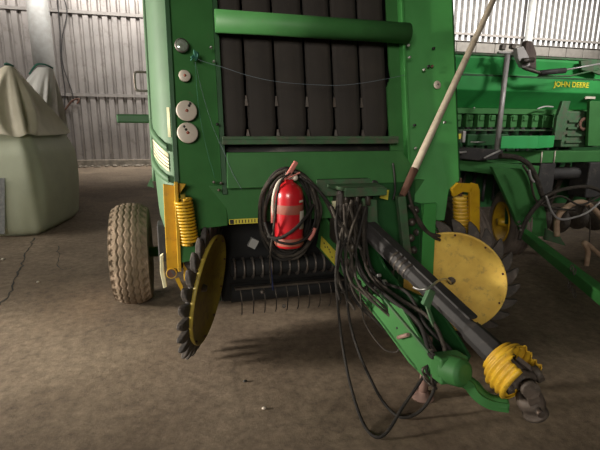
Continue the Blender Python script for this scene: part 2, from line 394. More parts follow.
# jagged cracks in the concrete at the left
def crack(pix, wd):
    pts = smooth_path([atZ(a, b, 0.0) for a, b in pix], 5); rg = random.Random(5); L_, R_ = [], []
    for i, p in enumerate(pts):
        t = (pts[min(i + 1, len(pts) - 1)] - pts[max(i - 1, 0)]).normalized(); sd = V((-t.y, t.x, 0))
        j = sd * rg.uniform(-.018, .018); w_ = wd * rg.uniform(.4, 1.1)
        L_.append(p + j - sd * w_); R_.append(p + j + sd * w_)
    vs = L_ + R_; n = len(L_); fs = [(i, i + 1, n + i + 1, n + i) for i in range(n - 1)]
    vs2 = [v + V((0, 0, .0015)) for v in vs]
    return vs2, fs
mb = MB()
for pix, wd in (([(34, 238), (30, 246), (24, 258), (22, 266), (16, 276), (13, 288), (4, 300), (-6, 312)], .010), ([(58, 246), (58.5, 256), (59, 268), (66, 269), (72, 268)], .006)):
    mb.add(*crack(pix, wd))
struct(mb, 'trim_7', 'ink')

# ================================================================ BULK BAGS
def bag_mesh(cx, cy, hw, hd, rot, H, peak, seed=0, neck=0.12, z0=0.0, n=64, nz=30, top_only=False, part='body'):
    rnd = random.Random(seed); vs = []; fs = []
    ph = [rnd.uniform(0, 6.28) for _ in range(6)]
    M2 = Matrix.Rotation(rot, 3, 'Z')
    zs = []
    if part == 'body': zs = [i / nz for i in range(nz + 1)]
    for i, t in enumerate(zs or [i / nz for i in range(nz + 1)]):
        for k in range(n):
            a = 2 * math.pi * k / n; ca, sa = math.cos(a), math.sin(a)
            ex = 0.24 if part == 'body' else 0.24 + 0.76 * t
            sx = math.copysign(abs(ca) ** ex, ca); sy = math.copysign(abs(sa) ** ex, sa)
            if part == 'body':
                bul = 1 + 0.07 * math.sin(math.pi * min(1, t * 1.05)) - (0.07 * (1 - t / .08) ** 2 if t < .08 else 0) - 0.09 * max(0, t - .8) / .2
                wr = 1 + 0.008 * math.sin(9 * a + ph[0] + 3 * t) + 0.01 * math.sin(5 * a + ph[1] - 5 * t)
                p = M2 @ V((sx * hw * bul * wr, sy * hd * bul * wr, 0)); z = t * H + 0.015 * math.sin(7 * a + ph[2]) * t
                vs.append(V((cx, cy, 0)) + p + V((0, 0, z)))
            else:
                q = (1 - t) ** 0.85
                b0 = 0.99 * 1.0
                fold = 1 + (0.10 * math.sin(11 * a + ph[0]) + 0.06 * math.sin(17 * a + ph[3])) * math.sin(math.pi * min(1, t * 1.1)) ** .7
                fx = (hw * b0 * q + neck * t) * fold; fy = (hd * b0 * q + neck * t) * fold
                p = M2 @ V((sx * fx, sy * fy, 0))
                c0 = V((cx, cy, H - .02)); c1 = V(peak); c = c0.lerp(c1, t ** 1.1)
                vs.append(c + p + V((0, 0, -0.05 * (1 - t) + .02 * math.sin(6 * a + ph[4]) * (1 - t))))
    m = len(vs) // n
    for i in range(m - 1):
        for k in range(n): fs.append((i * n + k, i * n + (k + 1) % n, (i + 1) * n + (k + 1) % n, (i + 1) * n + k))
    mb = MB(); mb.add(vs, fs, True)
    if part == 'body': mb.add(vs[:n], [tuple(reversed(range(n)))]); 
    return mb
BR = R(-11)
bx, by = -2.66, 5.10
pk = atY(9, 66, 4.95)
b1 = thing('bulk_bag', (bx, by, 0), 'large greenish-white woven bulk bag with beige gathered top, in front at the left edge', 'bulk bag', 'bulk bags by the back wall')
bag_mesh(bx, by, .86, .80, BR, 1.50, pk, 3).build('bag_body', 'bagw', b1)
bag_mesh(bx, by, .88, .84, BR, 1.52, pk, 5, neck=.05, part='top').build('gathered_top', 'bagt', b1, label='beige gathered cloth top')
# side seams, tie and paper label
MB().tube(smooth_path([pk + V((-.05, -.02, .02)), pk + V((0, -.06, .03)), pk + V((.06, -.02, .0)), pk + V((.0, .05, .01))], 5, True), .012, 6, True).build('tie_cord', 'teal', b1, label='teal tie cord')
q = [atY(-14, 178, 4.13), atY(5, 178, 4.13), atY(5, 234, 4.13), atY(-14, 234, 4.13)]
fr = V((math.sin(-BR), -math.cos(BR), 0))
MB().prism(q, (0, -.012, 0)).build('label_pouch', 'paper', b1, label='grey paper label pouch')
cx2, cy2 = -2.75, 6.95
b2 = thing('bulk_bag', (cx2, cy2, 0), 'white woven bulk bag half hidden behind the beige-topped one, white peaked top', 'bulk bag', 'bulk bags by the back wall')
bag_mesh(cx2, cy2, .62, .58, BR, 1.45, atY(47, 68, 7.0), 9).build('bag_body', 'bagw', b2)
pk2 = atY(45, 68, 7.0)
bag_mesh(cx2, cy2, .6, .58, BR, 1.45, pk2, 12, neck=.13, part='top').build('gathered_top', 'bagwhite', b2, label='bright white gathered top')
MB().tube(smooth_path([pk2 + V((-.28, 0, -.12)), pk2 + V((-.12, -.1, .04)), pk2 + V((.03, -.14, .05)), pk2 + V((.14, -.02, 0))], 6), .017, 6).build('tie_cord', 'teal', b2, label='teal tie cord')

# ================================================================ ROUND BALER
BL = thing('round_baler', (1.05, 1.2, 0), 'large green round baler facing the viewer, brown belts behind its open front', 'baler')
def fpoly(pts, off=0.0, t=0.05):
    # pts (x, z, extra depth)
    f = [face(p[0], p[1], off) + V((0, p[2] if len(p) > 2 else 0, 0)) for p in pts]
    return MB().prism(f, (0, t, 0))
W = 2.10
fpoly([(0, .78), (.11, .78, .033), (.14, .98, .042), (.33, .98, .099), (.33, 1.2, .099), (.31, 3.3, .093), (0, 3.3)], 0, .05).build('left_face_plate', 'green', BL, .008)
fpoly([(1.70, .95, .11), (1.98, .95, .02), (2.02, 1.18, .005), (W, 1.25, -.02), (W, 3.3, -.02), (1.70, 3.3, .11)], 0, .05).build('right_face_plate', 'green_lit', BL, .008)
# raised edge strip along the outer sides
MB().add([], []).prism([face(-.012, .9, .012), face(.02, .9, .012), face(.02, 3.3, .012), face(-.012, 3.3, .012)], (0, .06, 0)).build('edge_flange', 'green_dark', BL, .004)
MB().prism([face(W - .015, 1.25, .015), face(W + .012, 1.25, .015), face(W + .012, 3.3, .015), face(W - .015, 3.3, .015)], (0, .07, 0)).build('edge_flange', 'green_dark', BL, .004)
MB().prism([face(1.69, 1.2, -.02), face(1.712, 1.2, -.02), face(1.712, 3.3, -.02), face(1.69, 3.3, -.02)], (0, .08, 0)).build('inner_flange', 'green_lit', BL, .004)
# inner side cheeks and right inner strip
fpoly([(.30, 1.2), (.33, 1.2), (.33, 3.3), (.30, 3.3)], -.05, .45).build('inner_cheek', 'green_dark', BL)
mb = MB(); pts = [(1.58, 1.45), (1.70, 1.45), (1.70, 3.3), (1.60, 3.3), (1.60, 2.1), (1.61, 2.02), (1.575, 1.94)]
mb.prism([face(a, b, -.085) for a, b in pts], (0, .02, 0)); mb.build('inner_liner', 'green', BL)
# body shell
prof = [(.30, .95), (.07, 1.22), (.49, 3.3), (2.2, 3.3), (2.9, 2.5), (3.0, 1.3), (2.4, .75), (1.0, .72)]
MB().prism([(W - .045, y, z) for y, z in prof], (.045, 0, 0)).build('side_panel', 'green_lit', BL, .006)
MB().prism([(.0, y, z) for y, z in prof], (.045, 0, 0)).build('side_panel', 'green_lit', BL, .006)
mb = MB()
for i in range(2, len(prof) - 1):
    a, b = prof[i], prof[i + 1]
    mb.beam((1.05, a[0], a[1] - .02), (1.05, b[0], b[1] - .02), W - .1, .03, hint=(0, 0, 1) if abs(a[1] - b[1]) < abs(a[0] - b[0]) else (0, 1, 0))
mb.build('rear_shell', 'green', BL)
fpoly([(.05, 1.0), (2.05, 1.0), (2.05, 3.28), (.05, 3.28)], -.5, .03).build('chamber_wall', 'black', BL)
# bulging left side shield, lit from the doorway
cs = [(.0, .015), (-.055, .045), (-.10, .12), (-.135, .28), (-.155, .6), (-.165, 1.2), (-.165, 2.5), (-.05, 2.7), (0, 2.7)]
def shield(zb, zt, x_extra=0.0):
    vs = []; fs = []; zs = [zb, zb + .12, zb + .3] + [zb + .3 + (zt - zb - .3) * k / 8 for k in range(1, 9)]
    for z in zs:
        k = 0.25 + 0.75 * min(1, (z - zb) / .35)
        for x, y in cs:
            yy = y + K * (z - 1.2) * (1 if y < 1.5 else 0)
            vs.append((x * k + (x_extra if x < 0 else 0), yy, z))
    n = len(cs)
    for i in range(len(zs) - 1):
        for j in range(n - 1): fs.append((i * n + j, i * n + j + 1, (i + 1) * n + j + 1, (i + 1) * n + j))
    fs.append(tuple(range(n))); fs.append(tuple(range((len(zs) - 1) * n, len(zs) * n)))
    return MB().add(vs, fs, True)
sh = shield(.74, 3.3).build('side_shield', 'green_bright', BL)
# decal band and pressed ribs on the shield, following its curve
def shield_pt(i, z, out=0.004):
    # i: fractional index along cs
    k = int(min(i, len(cs) - 2)); t = i - k
    a, b = cs[k], cs[k + 1]; x = a[0] + (b[0] - a[0]) * t; y = a[1] + (b[1] - a[1]) * t
    nx, ny = -(b[1] - a[1]), (b[0] - a[0]); l = math.hypot(nx, ny)
    kk = 0.25 + 0.75 * min(1, (z - .74) / .35)
    return V((x * kk + nx / l * out, y + K * (z - 1.2) + ny / l * out, z))
def band(zf0, zf1, zb0, zb1, out, i0=.7, i1=4.6, n=14):
    vs = []; fs = []
    for k in range(n + 1):
        t = k / n; i = i0 + (i1 - i0) * t
        for o_ in (.001, out):
            vs.append(shield_pt(i, zf0 + (zb0 - zf0) * t, o_)); vs.append(shield_pt(i, zf1 + (zb1 - zf1) * t, o_))
    for k in range(n):
        a = 4 * k; b = a + 4
        fs += [(a + 2, a + 3, b + 3, b + 2), (a, a + 2, b + 2, b), (a + 1, b + 1, b + 3, a + 3)]
    return MB().add(vs, fs, True)
band(1.36, 1.475, 1.50, 1.63, .004).build('decal_band', 'cream', sh, label='cream decal band with fine lines')
for dz in (.018, .04, .062, .084): 
    band(1.36 + dz, 1.366 + dz, 1.50 + dz * 1.1, 1.507 + dz * 1.1, .0055).build('decal_line', 'ink', sh)
band(1.49, 1.53, 1.65, 1.70, .022).build('pressed_rib', 'green_bright', sh)
band(1.29, 1.33, 1.42, 1.47, .022).build('pressed_rib', 'green_bright', sh)
band(1.58, 1.77, 1.58, 1.77, .004, .3, .62, 4).build('model_decal', 'cream', sh, label='narrow upright cream model decal')
# crisp lighter shield edge strip
MB().tube(smooth_path([shield_pt(4.4, z, .01) for z in (1.2, 1.7, 2.2, 2.7, 3.2)], 4), .018, 8).build('shield_trim', 'green_bright', sh)
# horizontal arm and handle on the left side
MB().bb(-.44, -.15, 1.0, 1.09, 1.66, 1.73).build('support_arm', 'green_dark', BL, .012)
MB().tube(smooth_path([(-.18, .9, 2.05), (-.25, .9, 2.05), (-.27, .9, 2.03), (-.27, .9, 1.93), (-.25, .9, 1.91), (-.18, .9, 1.91)], 4), .009, 8).build('grab_handle', 'steel', BL)
MB().bb(-.17, -.10, .7, .9, .55, .86).build('axle_bracket', 'rubber', BL, .01)
MB().prism([atY(147, 186, .6), atY(151, 178, .6), atY(154, 188, .6)], (0, .05, 0)).build('corner_gusset', 'green_bright', BL)

# belts
edges = [.325, .50, .715, .94, 1.15, 1.365, 1.585]
for i in range(6):
    a, b = edges[i] + (.008 if i else 0), edges[i + 1] - .009
    mb = MB(); rows = [3.3, 2.6, 2.0, 1.66, 1.60, 1.5]
    wob = random.uniform(-.004, .004)
    vs = []; fs = []; nx = 7
    for r_, z in enumerate(rows + [1.42]):
        for j in range(nx):
            u = j / (nx - 1); x = a + (b - a) * u
            if z <= 1.62: x += (u - .5) * -.02
            p = face(x, z, -.10 - .012 * abs(u - .5) * 2 - (0 if z > 1.6 else (1.62 - z) * .5)); p.x += wob * (z - 2)
            vs.append(p)
    m_ = len(rows) + 1
    for r_ in range(m_ - 1):
        for j in range(nx - 1): fs.append((r_ * nx + j, r_ * nx + j + 1, (r_ + 1) * nx + j + 1, (r_ + 1) * nx + j))
    N0 = len(vs); vs += [p + V((0, .014, 0)) for p in vs]; fs += [tuple(q + N0 for q in f_) for f_ in fs]
    for r_ in range(m_ - 1):
        for j in (0, nx - 1): fs.append((r_ * nx + j, (r_ + 1) * nx + j, N0 + (r_ + 1) * nx + j, N0 + r_ * nx + j))
    mb.add(vs, fs, True); mb.build('belt', 'belt', BL)
for e in edges[1:-1]:
    for z0, z1 in ((1.79, 1.86), (1.585, 1.63)):
        mb = MB(); mb.prism([face(e - .012, z0, -.09), face(e + .012, z0, -.09), face(e + .004, z1, -.09), face(e - .006, z1, -.09)], (0, .01, 0))
        mb.build('belt_guide', 'steel', BL)
# rollers behind belts
MB().tube([(.3, .28, 1.45), (1.7, .28, 1.45)], .09, 20).build('belt_roller', 'rubber', BL)
# top cross tube and lower channel
MB().tube([face(.30, 2.325, .03), face(1.705, 2.325, .03)], .072, 24).build('cross_tube', 'green', BL)
MB().beam(face(.31, 1.575, .0), face(1.6, 1.575, .0), .05, .022, hint=(0, 0, 1)).add([], []).beam(face(.31, 1.55, .0), face(1.6, 1.55, .0), .03, .035, hint=(0, 0, 1)).build('lower_channel', 'green_dirty', BL, .004)
# cross plate with slot, lower beam
fpoly([(.325, 1.245), (.95, 1.245), (.96, 1.29), (1.34, 1.29), (1.36, 1.25), (1.70, 1.25), (1.70, 1.38), (1.62, 1.48), (.335, 1.48)], .012, .05).build('cross_plate', 'green', BL, .006)
MB().bb(.02, 1.98, .075, .13, .99, 1.26).build('lower_beam', 'green', BL, .006)
MB().bb(.95, 1.36, .0, .05, 1.17, 1.288).build('shelf_back', 'green_dirty', BL, .004)
MB().tube([V((1.39, -.02, 1.255)), V((1.39, .03, 1.255))], .022, 16).build('round_hole_plug', 'ink', BL)
# strip decal under lower beam
dz = MB().bb(.34, .60, .066, .074, .985, 1.02).build('warning_decal', 'decal_yellow', BL, label='yellow strip decal with black bars')
for k in range(9): MB().bb(.385 + k * .022, .391 + k * .022, .063, .066, .992, 1.014).build('decal_bar', 'ink', dz)
MB().bb(.345, .372, .063, .066, .988, 1.017).build('decal_symbol', 'ink', dz)
# left lower structure behind the yellow arm

# instruments on the left plate
def disc_on_face(name, px, py, r, m, t=.012, off=0.0, n=28):
    c = atF(px, py, off); nrm = V((0.13, -1, K)).normalized()
    return MB().lathe([(0.0005, t), (r * .9, t), (r, t * .7), (r, 0)], c, nrm, n).build(name, m, BL), c, nrm
for (px, py, r_, nm) in ((186.5, 111, .067, 'indicator_disc'), (187.5, 133, .067, 'indicator_disc')):
    o, c, nrm = disc_on_face(nm, px, py, r_, 'white', off=.0)
    d_, s_, u_ = frame(nrm)
    hub = MB().lathe([(.0005, .018), (.010, .016), (.011, .0)], c, nrm, 14).build('disc_centre', 'brown_label', o)
for (px, py) in ((189, 105.5), (190, 103.5), (184, 126.5), (186, 129.5)):
    c = atF(px, py, .014); MB().lathe([(.0005, .003), (.0085, .002), (.0085, -.004)], c, (0.13, -1, K), 12).build('disc_slot', 'ink', BL)
o, c, nrm = disc_on_face('lock_disc', 184.5, 76, .038, 'white')
MB().lathe([(.0005, .018), (.009, .016), (.009, 0)], c, nrm, 10).build('bolt', 'brown_label', o)
o, c, nrm = disc_on_face('round_reflector', 181.5, 46, .040, 'glass', t=.02)
MB().lathe([(.040, .02), (.045, .018), (.045, 0)], c, nrm, 28).build('reflector_rim', 'steel', o)
o, c, nrm = disc_on_face('lock_disc', 437, 85, .031, 'white')
MB().lathe([(.0005, .018), (.007, .016), (.007, 0)], c, nrm, 10).build('bolt', 'steel', o)
for (px, py, m_) in ((434, 48, 'ink'), (429, 66, 'ink'), (432.5, 66, 'rust'), (424.5, 69.5, 'bright_steel'), (211, 47, 'bright_steel'), (214, 61, 'bright_steel'), (217.5, 124, 'ink'), (409, 45, 'bright_steel'), (410, 57, 'bright_steel'), (416, 148, 'bright_steel'), (415, 125, 'ink'), (445, 122, 'bright_steel'), (214, 182, 'steel'), (221, 183, 'steel'), (219, 190, 'steel')):
    c = atF(px, py, .004); MB().lathe([(.0005, .006), (.009, .004), (.011, -.012)], c, (0, -1, K), 8).build('bolt', m_, BL)
# twine: thin wire sagging across the belts plus knot
pts = [atF(192, 57, .012), atF(205, 62, .02), atF(222, 67, .03), atF(250, 76, .03), atF(280, 82, .03), atF(320, 85, .03), atF(345, 85, .03), atF(375, 81, .03), atF(405, 75, .01)]
MB().tube(smooth_path(pts, 6), .0014, 5).build('twine', 'blue_twine', BL)
MB().tube(smooth_path([atF(195, 62, .015), atF(203, 95, .012), atF(214, 130, .012), atF(224, 152, .03), atF(232, 172, .03), atF(242, 190, .03)], 6), .0011, 5).build('twine', 'blue_twine', BL)
MB().tube(smooth_path([atF(195, 64, .015), atF(199, 110, .015), atF(207, 150, .015), atF(215, 178, .01)], 6), .0011, 5).build('twine', 'teal', BL)
k0 = atF(194, 57, .012); mb = MB(); rr = random.Random(4)
mb.tube(smooth_path([k0 + V((rr.uniform(-.025, .03), rr.uniform(-.02, .01), rr.uniform(-.035, .045))) for _ in range(12)], 5), .0055, 6)
mb.build('twine_knot', 'teal', BL)

# wheels -------------------------------------------------------------
def tyre_profile(r, w, rim):
    return [(rim, -w * .40), (rim + .02, -w * .46), (rim + (r - rim) * .5, -w * .52), (r - .045, -w * .49), (r - .015, -w * .44), (r - .006, -w * .38),
            (r, -w * .2), (r, 0), (r, w * .2), (r - .006, w * .38), (r - .015, w * .44), (r - .045, w * .49), (rim + (r - rim) * .5, w * .52), (rim + .02, w * .46), (rim, w * .40)]
def wheel(parent, c, r, w, rim, mt, blocks=True):
    # tyre as one dense surface: zigzag grooves between the ribs, scalloped shoulders
    c = V(c); ax = V((1, 0, 0)); d, s, u = frame(ax)
    NA, NH = 240, 64; vs = []; fs = []; n = 30
    side = [(rim, -.40), (rim + .02, -.46), (rim + (r - rim) * .45, -.525), (r - .07, -.515), (r - .045, -.50)]
    hs = [-.485 + .97 * j / NH for j in range(NH + 1)]
    rows = [(a_, h_ * w, None) for a_, h_ in side] + [(None, h_ * w, h_) for h_ in hs] + [(a_, -h_ * w, None) for a_, h_ in reversed(side)]
    for k in range(NA):
        a = 2 * math.pi * k / NA; ph = (k * n / NA) % 1.0; tri = 4 * abs(ph - .5) - 1
        for rad, h, f in rows:
            if f is not None:
                rad = r - .035 * abs(f / .485) ** 3.2 - .012 * abs(f / .485) ** 1.6
                if blocks:
                    for g in (-.25, -.085, .085, .25):
                        if abs(f - (g + .026 * tri * (1 if g in (-.25, .085) else -1))) < .02: rad -= .013
                    q = (abs(f) - .40) / .062; p2 = (ph - .5) / .30
                    if q * q + p2 * p2 < 1: rad -= .016
                    if abs(f) > .455 and abs(ph - .5) < .22: rad -= .006
                else:
                    if any(abs(f - g) < .034 for g in (-.36, -.18, 0, .18, .36)): rad -= .028
            vs.append(c + ax * h + (s * math.cos(a) + u * math.sin(a)) * rad)
    m = len(rows)
    for k in range(NA):
        k2 = (k + 1) % NA
        for j in range(m - 1): fs.append((k * m + j, k * m + j + 1, k2 * m + j + 1, k2 * m + j))
    tt = MB().add(vs, fs, True).build('tyre', mt, parent, fixn=False)
    rm = MB().lathe([(.001, -.02), (.07, -.02), (.07, -.05), (rim * .6, -.05), (rim * .8, 0), (rim * .88, -w * .3), (rim + .012, -w * .42), (rim + .012, w * .42), (rim * .88, w * .3), (rim * .8, .03), (.001, .03)], c, ax, 40)
    rm.build('rim', 'yellow_worn_lit', tt)
    return tt
wheel(BL, (-.425, 1.30, .47), .47, .31, .22, 'tyre', True)
wheel(BL, (2.76, .96, .47), .47, .34, .22, 'tyre_dark', False)
MB().tube([(-.3, 1.32, .47), (2.65, .98, .47)], .05, 12).build('axle', 'green_dark', BL)
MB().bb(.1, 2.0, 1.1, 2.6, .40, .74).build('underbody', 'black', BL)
MB().bb(.34, 1.95, .66, 2.5, .17, .70).build('under_shade_box', 'black', BL)  # black box added to darken the ground under the baler

# pickup ---------------------------------------------------------------
PU = MB()
PU.tube([(.37, .36, .56), (1.66, .36, .56)], .066, 20)
pu = PU.build('pickup_rotor', 'black', BL)
x = .40; k = 0
while x < 1.62:
    mb = MB(); ring = []
    mb.lathe([(.060, -.007), (.086, -.006), (.086, .006), (.060, .007)], (x, .36, .56), (1, 0, 0), 20)
    mb.build('stripper_band', 'steel', pu); x += .072; k += 1
lo = MB().tube([(.37, .36, .36), (1.66, .36, .36)], .075, 20).build('pickup_roller', 'black', BL)
MB().bb(.38, 1.62, .15, .19, .46, .475).build('pickup_lip', 'grease', BL)
x = .42
while x < 1.6:
    MB().tube(smooth_path([(x, .17, .46), (x + .004, .13, .38), (x + .008, .16, .28), (x + .01, .2, .24)], 4), .005, 6).build('tine', 'grease', lo); x += .088
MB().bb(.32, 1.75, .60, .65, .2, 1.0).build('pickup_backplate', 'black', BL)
MB().bb(.27, .31, .56, .8, .22, .95).build('pickup_endplate', 'green_dark', BL, .004)
MB().bb(1.66, 1.71, .05, .7, .22, 1.0).build('pickup_endplate', 'green_dark', BL, .004)
c = atY(253, 243, .25)
MB().box(c, (.06, .04, .07), Matrix.Rotation(.5, 3, 'Y')).build('grey_tag', 'column', BL)
for (px, py) in ((262, 292), (284, 306)):
    c = atY(px, py, .12); MB().ball(c, .016, 8, 6).build('pickup_bolt', 'steel', BL)
MB().tube(smooth_path([atY(270, 250, .05), atY(271, 270, .04), atY(273, 290, .05)], 4), .007, 6).build('blue_cord', mat('blue_cord', (.02, .03, .10), None, .6), BL)

# gathering discs --------------------------------------------------------
def disc(c, n, r, rf, mt, phase=0.0, nf=24, cup=.06, lean=.35, mtooth='finger'):
    c = V(c); n = unit(n); d, s, u = frame(n)
    pr_ = [(.0005, -cup), (r * .35, -cup), (r * .72, -cup * .55), (r * .95, -.004), (r * .975, .012), (r, .012), (r, -.004), (r * .98, -.02), (r * .72, -cup * .55 - .012), (r * .35, -cup - .014), (.0005, -cup - .014)]
    D = MB().lathe(pr_, c, n, 56).build('gathering_wheel', mt, BL)
    MB().lathe([(.0005, .035 - cup), (.022, .03 - cup), (.03, 0 - cup), (.034, -cup)], c, n, 12).build('hub_cap', 'steel', D)
    MB().lathe([(r * .5, -cup - .03), (r * .9, -.05), (r * .99, -.05), (r * .99, -.02), (r * .9, -.02), (r * .5, -cup - .01)], c, n, 48).build('finger_ring', mtooth, D)
    for i in range(10):
        a = 2 * math.pi * (i + .5) / 10; p = c + (s * math.cos(a) + u * math.sin(a)) * r * .94 + n * .004
        MB().lathe([(.0005, .01), (.007, .008), (.008, -.004)], p, n, 7).build('rim_bolt', 'rust', D)
    for i in range(nf):
        a = 2 * math.pi * i / nf + phase; st = 2 * math.pi / nf
        def P(aa, rr_, h): return c + (s * math.cos(aa) + u * math.sin(aa)) * rr_ + n * h
        hw = st * .44
        o1 = lean * st
        vs = []
        secs = ((r * .93, hw * 1.12, .0, .018, -.03), (r + (rf - r) * .35, hw * .92, o1 * .35, .019, -.038), (r + (rf - r) * .75, hw * .55, o1 * .8, .018, -.044), (rf, hw * .14, o1 * 1.15, .010, -.048))
        for rr_, h_, off, th, zc in secs:
            for q_, tz in ((-1, 1), (1, 1), (1, -1), (-1, -1)): vs.append(P(a + off + q_ * h_, rr_, zc + tz * th))
        fs = [(0, 1, 2, 3), (15, 14, 13, 12)]
        for m_ in range(3):
            for q_ in range(4): fs.append((m_ * 4 + q_, (m_ + 1) * 4 + q_, (m_ + 1) * 4 + (q_ + 1) % 4, m_ * 4 + (q_ + 1) % 4))
        MB().add(vs, fs, False).build('rubber_finger', mtooth, D, .006)
    return D
LC = atY(209.5, 289, .08); LN = unit((1, -.37, -.16))
RC = atY(451, 282, -.16); RN = unit((-.60, -.80, .0))
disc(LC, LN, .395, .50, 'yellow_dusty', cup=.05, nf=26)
disc(RC, RN, .395, .485, 'yellow_worn_lit', cup=.03, nf=24, phase=.1, lean=-.55)
# left yellow arm, spring and brackets
YL = -.06
arm = MB().prism([atY(163, 184, YL), atY(175, 186, YL), atY(180, 270, YL), atY(167, 272, YL)], (0, .02, 0))
arm.prism([atY(174, 183, YL - .05), atY(178, 183, YL - .05), atY(181.5, 272, YL - .05), atY(178, 272, YL - .05)], (0, .07, 0))
arm = arm.build('disc_arm', 'yellow', BL, .004)
MB().prism([atY(174, 183, YL - .01), atY(186, 184, YL - .01), atY(177, 199, YL - .01)], (0, .015, 0)).build('flared_top', 'yellow', arm, .003)
def coil(a, b, r, turns, wr, n=14):
    a, b = V(a), V(b); d, s, u = frame(b - a); L_ = (b - a).length; pts = []
    N_ = int(turns * n)
    for i in range(N_ + 1):
        t = i / N_; an = 2 * math.pi * turns * t
        pts.append(a + d * L_ * t + (s * math.cos(an) + u * math.sin(an)) * r)
    return MB().tube(pts, wr, 7)
sa, sb = atY(183, 199, -.08), atY(190, 243, -.08)
coil(sa, sb, .052, 14, .0085).build('coil_spring', 'yellow', BL)
MB().tube([sa + V((0, 0, .03)), sb - V((-.005, 0, .02))], .016, 10).build('spring_rod', 'yellow_dusty', BL)
MB().prism([atY(183, 262, -.04), atY(187, 252, -.04), atY(195, 252, -.04), atY(194, 262, -.04), atY(190, 285, -.04), atY(184, 280, -.04)], (0, .03, 0)).build('arm_bracket', 'yellow', BL, .003)
MB().prism([atY(160, 256, -.08), atY(163, 254, -.08), atY(164, 270, -.08), atY(167, 287, -.08), atY(163.5, 288.5, -.08), atY(160, 272, -.08)], (0, .03, 0)).build('latch_blade', 'cream', BL, .003)
cr = atY(171.5, 273.5, -.10)
MB().lathe([(.034, 0), (.034, -.03), (.028, -.03), (.028, 0), (.034, 0)], cr, (0, -1, .2), 24).build('pivot_ring', 'yellow', BL)
MB().lathe([(.0005, -.002), (.028, -.002)], cr, (0, 1, -.2), 20).build('pivot_core', 'rust', BL)
MB().prism([atY(175, 279, -.10), atY(179, 278, -.10), atY(185, 292, -.10), atY(183, 295, -.10)], (0, .015, 0)).build('latch_tip', 'yellow', BL)
MB().tube([atY(188, 262, -.05), LC - LN * .09], .028, 12).build('disc_axle', 'grease', BL)
MB().tube([cr, V((.02, .1, .72)), V((.1, .2, .75))], .022, 10).build('arm_pivot', 'grease', BL)
MB().beam(LC - LN * .10, V((.12, .1, .80)), .05, .03).build('disc_carrier', 'grease', BL, .004)
# right yellow arm and spring
YR = -.04
arm2 = MB().prism([atY(470, 190, YR), atY(473, 184, YR), atY(478, 184, YR), atY(480, 190, YR), atY(480, 240, YR), atY(471, 240, YR)], (0, .03, 0))
arm2.prism([atY(452, 189, YR), atY(458, 183, YR), atY(473, 184, YR), atY(472, 193, YR), atY(463, 192, YR), atY(454, 197, YR)], (0, .03, 0))
arm2.build('disc_arm', 'yellow', BL, .004)
sa, sb = atY(460, 196, YR + .05), atY(462, 238, YR + .05)
MB().tube([sa, sb], .05, 16).build('spring_core', 'yellow_worn_lit', BL)
coil(sa, sb, .052, 12, .009).build('coil_spring', 'yellow', BL)
MB().tube([atY(460, 178, YR + .05), sa], .015, 8).build('spring_eye', 'rust', BL)
MB().beam(RC - RN * .07, V((2.25, .15, .9)), .06, .04).build('disc_carrier', 'grease', BL, .004)
# right lower panels of the baler front
MB().prism([atY(421, 204, -.12), atY(437, 203, -.12), atY(434, 262, -.12), atY(433, 285, -.12), atY(418, 270, -.12)], (0, .03, 0)).build('pickup_side_plate', 'green_lit', BL, .005)
MB().prism([atY(421, 204, -.12), atY(424, 204, -.12), atY(421, 272, -.12), atY(418, 270, -.12)], (-.03, .14, 0)).build('plate_rib', 'green_dark', BL)
MB().bb(1.72, 1.97, -.0, .08, .80, 1.0).build('right_lower_plate', 'green', BL, .006)
MB().bb(1.40, 1.74, .02, .10, .70, 1.26).build('right_inner_plate', 'green_dark', BL, .006)
MB().prism([atY(398, 197, -.16), atY(406, 196, -.16), atY(410, 240, -.16), atY(413, 262, -.16), atY(405, 262, -.16)], (0, .05, 0)).build('stand_post', 'green_dirty', BL, .005)
mb = MB(); mb.tube(smooth_path([atY(393, 163, -.06), atY(394.5, 175, -.06), atY(395, 190, -.06), atY(393, 200, -.06)], 4), .007, 6); mb.build('hook_rod', 'ink', BL)
for (px, py, r_) in ((416, 210, .03), (420, 218, .028), (412, 222, .03), (418, 232, .035), (411, 238, .03), (414, 250, .03)):
    MB().ball(atY(px, py, -.08), r_, 9, 7).build('hydraulic_fitting', 'grease', BL)
for pts in ([(409, 205), (416, 215), (428, 232), (440, 236)], [(408, 190), (412, 205), (420, 225), (432, 236), (440, 240)]):
    MB().tube(smooth_path([atY(a, b, -.12) for a, b in pts], 5), .012, 7).build('hydraulic_hose', 'grease', BL)

# shelf with couplings and gearbox --------------------------------------------
mb = MB()
sh_pts = [(1.02, -.02), (1.40, -.02), (1.37, -.22), (1.08, -.24)]
mb.prism([V((x, y, 1.235)) for x, y in sh_pts], (0, 0, .025))
mb.beam((1.07, -.23, 1.225), (1.385, -.215, 1.225), .02, .05, hint=(0, 0, 1))
mb.build('coupling_shelf', 'green_dirty', BL, .004)
for i, xx in enumerate((1.10, 1.18, 1.26)):
    MB().tube([(xx, -.17, 1.24), (xx, -.20, 1.13)], .018, 9).build('hose_coupling', 'grease', BL)
MB().bb(1.10, 1.38, -.03, .16, .80, 1.22).build('gearbox', 'grease', BL, .03)
MB().lathe([(.0005, .06), (.05, .06), (.07, .02), (.09, 0), (.09, -.06)], (1.24, -.04, 1.0), (0.1, -1, -.2), 20).build('gearbox_flange', 'grease', BL)
MB().prism([atY(380, 190, -.03), atY(389, 190, -.03), atY(388, 200, -.03), (atY(380, 198, -.03))], (0, .006, 0)).build('warning_decal', 'decal_yellow', BL)
MB().prism([atY(332, 201, -.06), atY(336, 201, -.06), atY(335, 211, -.06), atY(333, 211, -.06)], (0, .006, 0)).build('pale_tag', 'cream', BL)

